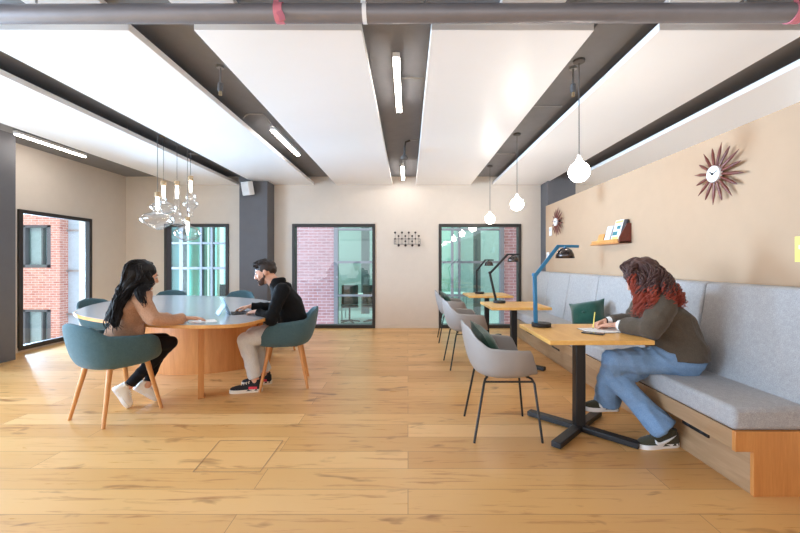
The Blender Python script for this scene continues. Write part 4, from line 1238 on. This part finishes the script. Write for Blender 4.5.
# hair
back = -hf; side = V((.28, -.96, 0)).normalized()
S = MB()
S.ell(hc + hu * .034 + back * .022, (.084, .106, .094), RH)
S.cap(hc + back * .06 + side * .03 + UP * .02, V((-2.295, 3.09, 1.03)), .07, .052)
S.cap(V((-2.295, 3.09, 1.03)), V((-2.31, 3.03, .90)), .052, .046); S.cap(V((-2.31, 3.03, .90)), V((-2.30, 2.99, .77)), .046, .028)
S.cap(hc + side * .075 + UP * .05 - back * .01, hc + side * .07 - UP * .10 - back * .02, .032, .032)
S.cap(hc + side * .07 - UP * .09 - back * .02, V((-2.135, 3.06, .93)), .034, .016)
S.cap(hc + side * .075 + UP * .03 - back * .045, hc + side * .07 - UP * .09 - back * .05, .03, .026)
S.cap(hc + back * .05 - side * .05 + UP * .02, V((-2.37, 3.24, 1.0)), .06, .045)
hb = S.sculpt('hair', M['hair_black'], t, 0.006, 3, .006, 26.0, 5.0)
crown = hc + hu * .115 + back * .02
G = [([crown, hc + side * .088 + back * .03 + UP * .05, V((-2.325, 3.06, 1.06)), V((-2.33, 3.0, .93)), V((-2.33, 2.97, .81)), V((-2.30, 2.97, .73))], .012, .045),
     ([crown, hc + back * .115 + UP * .05, V((-2.35, 3.12, 1.05)), V((-2.37, 3.04, .92)), V((-2.37, 2.98, .80)), V((-2.345, 2.97, .73))], .014, .045),
     ([crown + hf * .03, hc + side * .088 + hf * .01 + UP * .04, hc + side * .088 - UP * .06 + hf * .02, V((-2.20, 3.05, 1.02)), V((-2.14, 3.04, .93)), V((-2.12, 3.05, .87))], .010, .018),
     ([crown, hc + back * .09 + side * .06 + UP * .06, V((-2.325, 3.07, 1.05)), V((-2.32, 3.0, .92)), V((-2.30, 2.97, .80))], .016, .04),
     ([crown, hc + side * .085 + UP * .06 + back * .01, hc + side * .088 - UP * .03 + back * .02, V((-2.27, 3.05, 1.02)), V((-2.29, 3.0, .93))], .014, .025),
     ([crown + hf * .05, hc + side * .085 + hf * .05 + UP * .05, hc + side * .08 + hf * .06 - UP * .04, V((-2.165, 3.06, 1.02)), V((-2.13, 3.06, .92))], .014, .016)]
G = [([p + V((.028, 0, 0)) if q > 1 else p for q, p in enumerate(g)], a, b) for g, a, b in G]
mb = MB(); locks(mb, G, 320, .0046, .012, 2.3, 30, random.Random(3))
mb.build('hair_locks', M['hair_black'], hb, world=True, sharp=180)

# ================= the man in black
t = thing('person', 'seated bearded person in black top and pale grey trousers using a tablet', 'person', (-1.3, 3.9, 0))
f = V((-.975, -.22, 0)); l = V((.22, -.975, 0))
pel = V((-1.19, 3.91, .565)); wai = V((-1.185, 3.905, .70)); che = V((-1.235, 3.89, .88)); shc = V((-1.275, 3.885, .985)); nek = V((-1.335, 3.882, 1.045))
hc = V((-1.447, 3.868, 1.152)); hf = V((-.95, -.14, -.28)).normalized(); hu = V((-.28, 0, 1))
ls = l
shR, shL = shc - ls * .175 - UP * .01, shc + ls * .175 - UP * .01
elL, wrL = V((-1.295, 3.60, .715)), V((-1.465, 3.715, .775))
elR, wrR = V((-1.42, 4.13, .775)), V((-1.665, 4.03, .79))
hipL, hipR = pel + l * .095, pel - l * .095
knL, knR = V((-1.575, 3.70, .505)), V((-1.59, 3.90, .515))
anL, anR = V((-1.485, 3.70, .11)), V((-1.475, 3.93, .11))
def build_body(S):
    global RH
    trunk(S, [(pel - UP * .06, l * .12, f * .09), (pel, l * .155, f * .115), (wai, l * .135, f * .10), (che, ls * .165, f * .11), (shc, ls * .15, f * .08), (nek, ls * .06, f * .055)])
    S.cap(nek - UP * .03, hc + V((.03, 0, -.04)), .060, .058)
    RH = head(S, hc, hf, hu, 1.0)
    for a, b, c in ((shR, elR, wrR), (shL, elL, wrL)):
        S.cap(a, b, .05, .04); S.cap(b, c, .04, .027)
    for a, b, c in ((hipR, knR, anR), (hipL, knL, anL)):
        S.cap(a, b, .072, .05); S.cap(b, b + (c - b) * .35, .048, .046); S.cap(b + (c - b) * .35, c, .046, .036)
    hand(S, wrR + V((-.015, -.005, .0)), (-.93, -.28, -.16), (-.1, 0, 1), (.25, -.9, 0), 1.02, .6, .3)
    hand(S, wrL + V((-.015, .005, .0)), (-.80, .50, -.10), (-.1, -.1, 1), (.3, .9, 0), 1.02, .7, .4)
body(M['skin_fair'], 'body', build_body)
face_parts(t, hc, RH)
S = MB()
trunk(S, [(pel - UP * .02, l * .185, f * .145), (pel + UP * .06, l * .182, f * .142), (wai, l * .172, f * .138), (che, ls * .195, f * .142), (shc - UP * .005, ls * .178, f * .105), (nek - UP * .01, ls * .085, f * .075), (nek + UP * .05 - f * .008, ls * .070, f * .068)])
for a, b, c in ((shR, elR, wrR), (shL, elL, wrL)):
    S.cap(a, b, .078, .062); S.cap(b, b + (c - b) * .85, .060, .044); S.cyl(b + (c - b) * .55, b + (c - b) * 1.0, .052, .047)
S.sculpt('black_top', M['blackknit'], t, 0.007, 3, .020, 4.5, 3.0, (6, 6, 11))
S = MB()
trunk(S, [(pel - UP * .09, l * .15, f * .12), (pel - UP * .02, l * .178, f * .138), (pel + UP * .06, l * .165, f * .125)])
for a, b, c in ((hipR, knR, anR), (hipL, knL, anL)):
    S.cap(a, b, .098, .078); S.cap(b, b + (c - b) * .4, .076, .074); S.cyl(b + (c - b) * .3, b + (c - b) * .93, .074, .062)
S.sculpt('trousers', M['greycloth'], t, 0.007, 2, .015, 5.0, 4.0, (9, 9, 12))
M['sneaker'] = plain('black_canvas', (26, 24, 26), 0.8)
shoe(t, V((-1.425, 3.715, .0)), V((-1.715, 3.655, .0)), UP, .05, M['sneaker'], M['cream'], high=.085, lace=M['cream'], patch=M['red'], sole_h=.032, ankle=.12)
shoe(t, V((-1.415, 3.945, .0)), V((-1.705, 3.90, .0)), UP, .05, M['sneaker'], M['cream'], high=.085, lace=M['cream'], patch=M['red'], sole_h=.032, ankle=.12)
def H(x, y, z): return hc + RH @ V((x, y, z))
S = MB()
S.ell(H(0, -.014, .056), (.081, .104, .074), RH)
S.ell(H(0, .036, .082), (.070, .062, .044), RH)
S.ell(H(0, -.055, .02), (.072, .060, .062), RH)
for sd in (-1, 1):
    S.ell(H(sd * .071, -.012, .045), (.012, .052, .045), RH)
hb = S.sculpt('hair', M['hair_dark'], t, 0.005, 2, .006, 40.0, 7.0)
rn = random.Random(11); mb = MB()
for q in range(330):
    a = rn.uniform(-1, 1); b = rn.uniform(-.8, .62)
    x, y = .07 * a, .01 + .085 * b
    z = .054 + .070 * math.sqrt(max(0.05, 1 - a * a * .8 - ((y + .014) / .125) ** 2))
    p = H(x, y, z - .01)
    mb.tube([p, p + RH @ V((.006 * rn.uniform(-1, 1), .010, .018)), p + RH @ V((.014 * rn.uniform(-1, 1), .022, .020 + .010 * rn.random())), p + RH @ V((.022 * rn.uniform(-1, 1), .030, .002 + .012 * rn.random()))], [.0042, .005, .0042, .0015], 6)
mb.build('hair_tufts', M['hair_dark'], hb, world=True, sharp=180)
S = MB()
jaw = [(.070, .0, -.02), (.066, .012, -.055), (.054, .04, -.088), (.034, .075, -.108), (.0, .098, -.112), (-.034, .075, -.108), (-.054, .04, -.088), (-.066, .012, -.055), (-.070, .0, -.02)]
S.eloft([(H(0, y, z), RH @ V((a * 1.035, 0, 0)), RH @ V((0, b * 1.035, -.034 * tl))) for z, y, a, b, tl in
         ((-.038, .027, .059, .067, 1), (-.052, .030, .056, .0645, .9), (-.066, .033, .052, .060, .75), (-.082, .039, .044, .052, .5), (-.097, .046, .035, .043, .3), (-.113, .055, .020, .028, .1))], 24)
for sd in (-1, 1):
    S.cap(H(sd * .070, .002, .012), H(sd * .064, .012, -.04), .007, .011)
mus = [(.03, .088, -.062), (.022, .099, -.046), (0, .106, -.043), (-.022, .099, -.046), (-.03, .088, -.062)]
for a, b in zip(mus[:-1], mus[1:]):
    S.cap(H(*a), H(*b), .006)
S.cap(H(.03, .086, -.065), H(.026, .084, -.098), .009); S.cap(H(-.03, .086, -.065), H(-.026, .084, -.098), .009)
S.sculpt('beard', M['beard'], t, 0.004, 2, .002, 80.0, 1.0)

# ================= the woman writing on the bench
t = thing('person', 'seated person with curly red-tipped hair, dark olive jumper and blue jeans, writing', 'person', (1.9, 2.8, 0))
f = V((-.96, .28, 0)).normalized(); l = V((-.28, -.96, 0)).normalized()
pel = V((1.955, 2.78, .575)); wai = V((1.93, 2.77, .715)); che = V((1.885, 2.775, .875)); shc = V((1.815, 2.785, .975)); nek = V((1.80, 2.80, 1.03))
hc = V((1.735, 2.825, 1.135)); hf = V((-.82, .22, -.52)).normalized(); hu = V((-.52, .1, .85))
ls = V((-.30, -.95, 0)).normalized()
shL, shR = shc + ls * .17 - UP * .015, shc - ls * .17 - UP * .015
elL, wrL = V((1.66, 2.60, .805)), V((1.565, 2.835, .787))
elR, wrR = V((1.76, 2.97, .79)), V((1.56, 3.0, .787))
hipL, hipR = pel + l * .10 - UP * .01, pel - l * .10
knL, knR = V((1.475, 2.73, .55)), V((1.50, 2.775, .415))
anL, anR = V((1.525, 2.905, .215)), V((1.735, 2.60, .14))
def build_body(S):
    global RH
    trunk(S, [(pel - UP * .06, l * .13, f * .11), (pel, l * .17, f * .13), (wai, l * .15, f * .12), (che, ls * .16, f * .12), (shc, ls * .145, f * .08), (nek, ls * .058, f * .055)])
    S.cap(nek - UP * .03, hc + V((.03, 0, -.04)), .055, .052)
    RH = head(S, hc, hf, hu, .97)
    for a, b, c in ((shR, elR, wrR), (shL, elL, wrL)):
        S.cap(a, b, .052, .042); S.cap(b, c, .042, .027)
    for a, b, c in ((hipR, knR, anR), (hipL, knL, anL)):
        S.cap(a, b, .085, .058); S.cap(b, b + (c - b) * .35, .055, .058); S.cap(b + (c - b) * .35, c, .058, .038)
    hand(S, wrL + V((-.01, .012, 0)), (-.80, .55, -.12), (0, 0, 1), (.5, .8, 0), .95, .55, .3)
    hand(S, wrR + V((-.012, -.005, .004)), (-.88, -.30, -.16), (-.1, .35, 1), (-.2, -.95, .25), .95, 1.0, .6)
body(M['skin_fair'], 'body', build_body)
face_parts(t, hc, RH, .97)
S = MB()
trunk(S, [(pel - UP * .005, l * .224, f * .190), (pel + UP * .06, l * .216, f * .184), (wai, l * .20, f * .168), (che, ls * .205, f * .160), (shc - UP * .005, ls * .182, f * .115), (nek - UP * .01, ls * .085, f * .078)])
for a, b, c in ((shR, elR, wrR), (shL, elL, wrL)):
    S.cap(a, b, .088, .076); S.cap(b, b + (c - b) * .62, .070, .052); S.cyl(b + (c - b) * .5, b + (c - b) * .78, .052, .047)
S.sculpt('jumper', M['olive'], t, 0.007, 3, .020, 4.5, 6.0, (6, 6, 11))
for b, c in ((elL, wrL), (elR, wrR)):
    MB().cyl(b + (c - b) * .72, b + (c - b) * .96, .043, .038, 20).build('shirt_cuff', M['paper'], t, bevel=0.004, world=True)
MB().tube([wrR + V((0, .03 * math.cos(a), .03 * math.sin(a))) for a in [2 * PI * k / 16 for k in range(17)]], .004, 8).build('bracelet', M['black'], t, world=True)
S = MB()
trunk(S, [(pel - UP * .105, l * .17, f * .14), (pel - UP * .03, l * .208, f * .172), (pel + UP * .06, l * .195, f * .16)])
for a, b, c in ((hipR, knR, anR), (hipL, knL, anL)):
    S.cap(a, b, .108, .082); S.cap(b, b + (c - b) * .4, .080, .080); S.cyl(b + (c - b) * .3, b + (c - b) * 1.06, .080, .090)
S.sculpt('jeans', M['denim'], t, 0.007, 2, .018, 5.0, 8.0, (8, 8, 14))
shoe(t, V((1.845, 2.605, 0)), V((1.555, 2.575, 0)), UP, .05, M['olivesuede'], M['white'], high=.095, lace=M['olivesuede'], swoosh=M['white'], sole_h=.03, ankle=.12)
shoe(t, V((1.615, 2.935, .115)), V((1.335, 2.885, .135)), UP, .05, M['olivesuede'], M['white'], high=.095, lace=M['olivesuede'], swoosh=M['white'], sole_h=.03, ankle=.12)
S = MB()
S.ell(hc + RH @ V((0, -.028, .035)), (.105, .125, .115), RH)
S.cap(V((1.77, 2.80, 1.14)), V((1.84, 2.76, 1.03)), .105, .085)
S.cap(V((1.74, 2.72, 1.12)), V((1.74, 2.66, 1.0)), .07, .07); S.cap(V((1.74, 2.66, 1.0)), V((1.68, 2.67, .93)), .062, .042)
S.cap(V((1.84, 2.76, 1.03)), V((1.89, 2.72, 1.0)), .075, .05)
S.cap(V((1.80, 2.68, 1.04)), V((1.88, 2.66, 1.0)), .07, .055)
hb = S.sculpt('hair', M['hair_brown'], t, 0.007, 2, .014, 24.0, 9.0)
cr = hc + RH @ V((0, -.03, .135))
G = [([cr, hc + RH @ V((0, .05, .125)), V((1.66, 2.70, 1.14)), V((1.645, 2.68, 1.04)), V((1.64, 2.69, .93)), V((1.63, 2.72, .88))], .03, .035),
     ([cr, V((1.73, 2.69, 1.18)), V((1.70, 2.64, 1.09)), V((1.69, 2.62, 1.0)), V((1.68, 2.65, .90))], .03, .04),
     ([cr, V((1.77, 2.69, 1.18)), V((1.77, 2.62, 1.09)), V((1.775, 2.59, 1.01)), V((1.77, 2.59, .955))], .03, .045),
     ([cr, V((1.82, 2.74, 1.18)), V((1.84, 2.66, 1.08)), V((1.855, 2.61, 1.01)), V((1.85, 2.59, .955))], .03, .045),
     ([cr, V((1.84, 2.80, 1.19)), V((1.885, 2.74, 1.09)), V((1.89, 2.67, 1.02)), V((1.88, 2.65, .965))], .035, .045),
     ([cr, V((1.85, 2.86, 1.18)), V((1.88, 2.84, 1.08)), V((1.90, 2.82, 1.0))], .03, .04),
     ([cr, V((1.68, 2.80, 1.24)), V((1.61, 2.74, 1.17)), V((1.625, 2.71, 1.06)), V((1.64, 2.70, .96))], .02, .03)]
mb = MB(); locks(mb, G, 560, .0048, .016, 5.0, 44, random.Random(5), split=.56)
mb.build('hair_curls', [M['hair_brown'], M['hair_red']], hb, world=True, sharp=180)

t = thing('pen', 'slim pen in the writing woman\'s hand', 'pen', (1.46, 2.965, 0.75))
MB().cyl((1.425, 2.925, .749), (1.475, 3.0, .86), .0042, .0045, 12).build('barrel', M['yellow'], t, world=True)
MB().cyl((1.4215, 2.92, .7475), (1.425, 2.925, .749), .001, .004, 12).build('tip', M['black'], t, world=True)
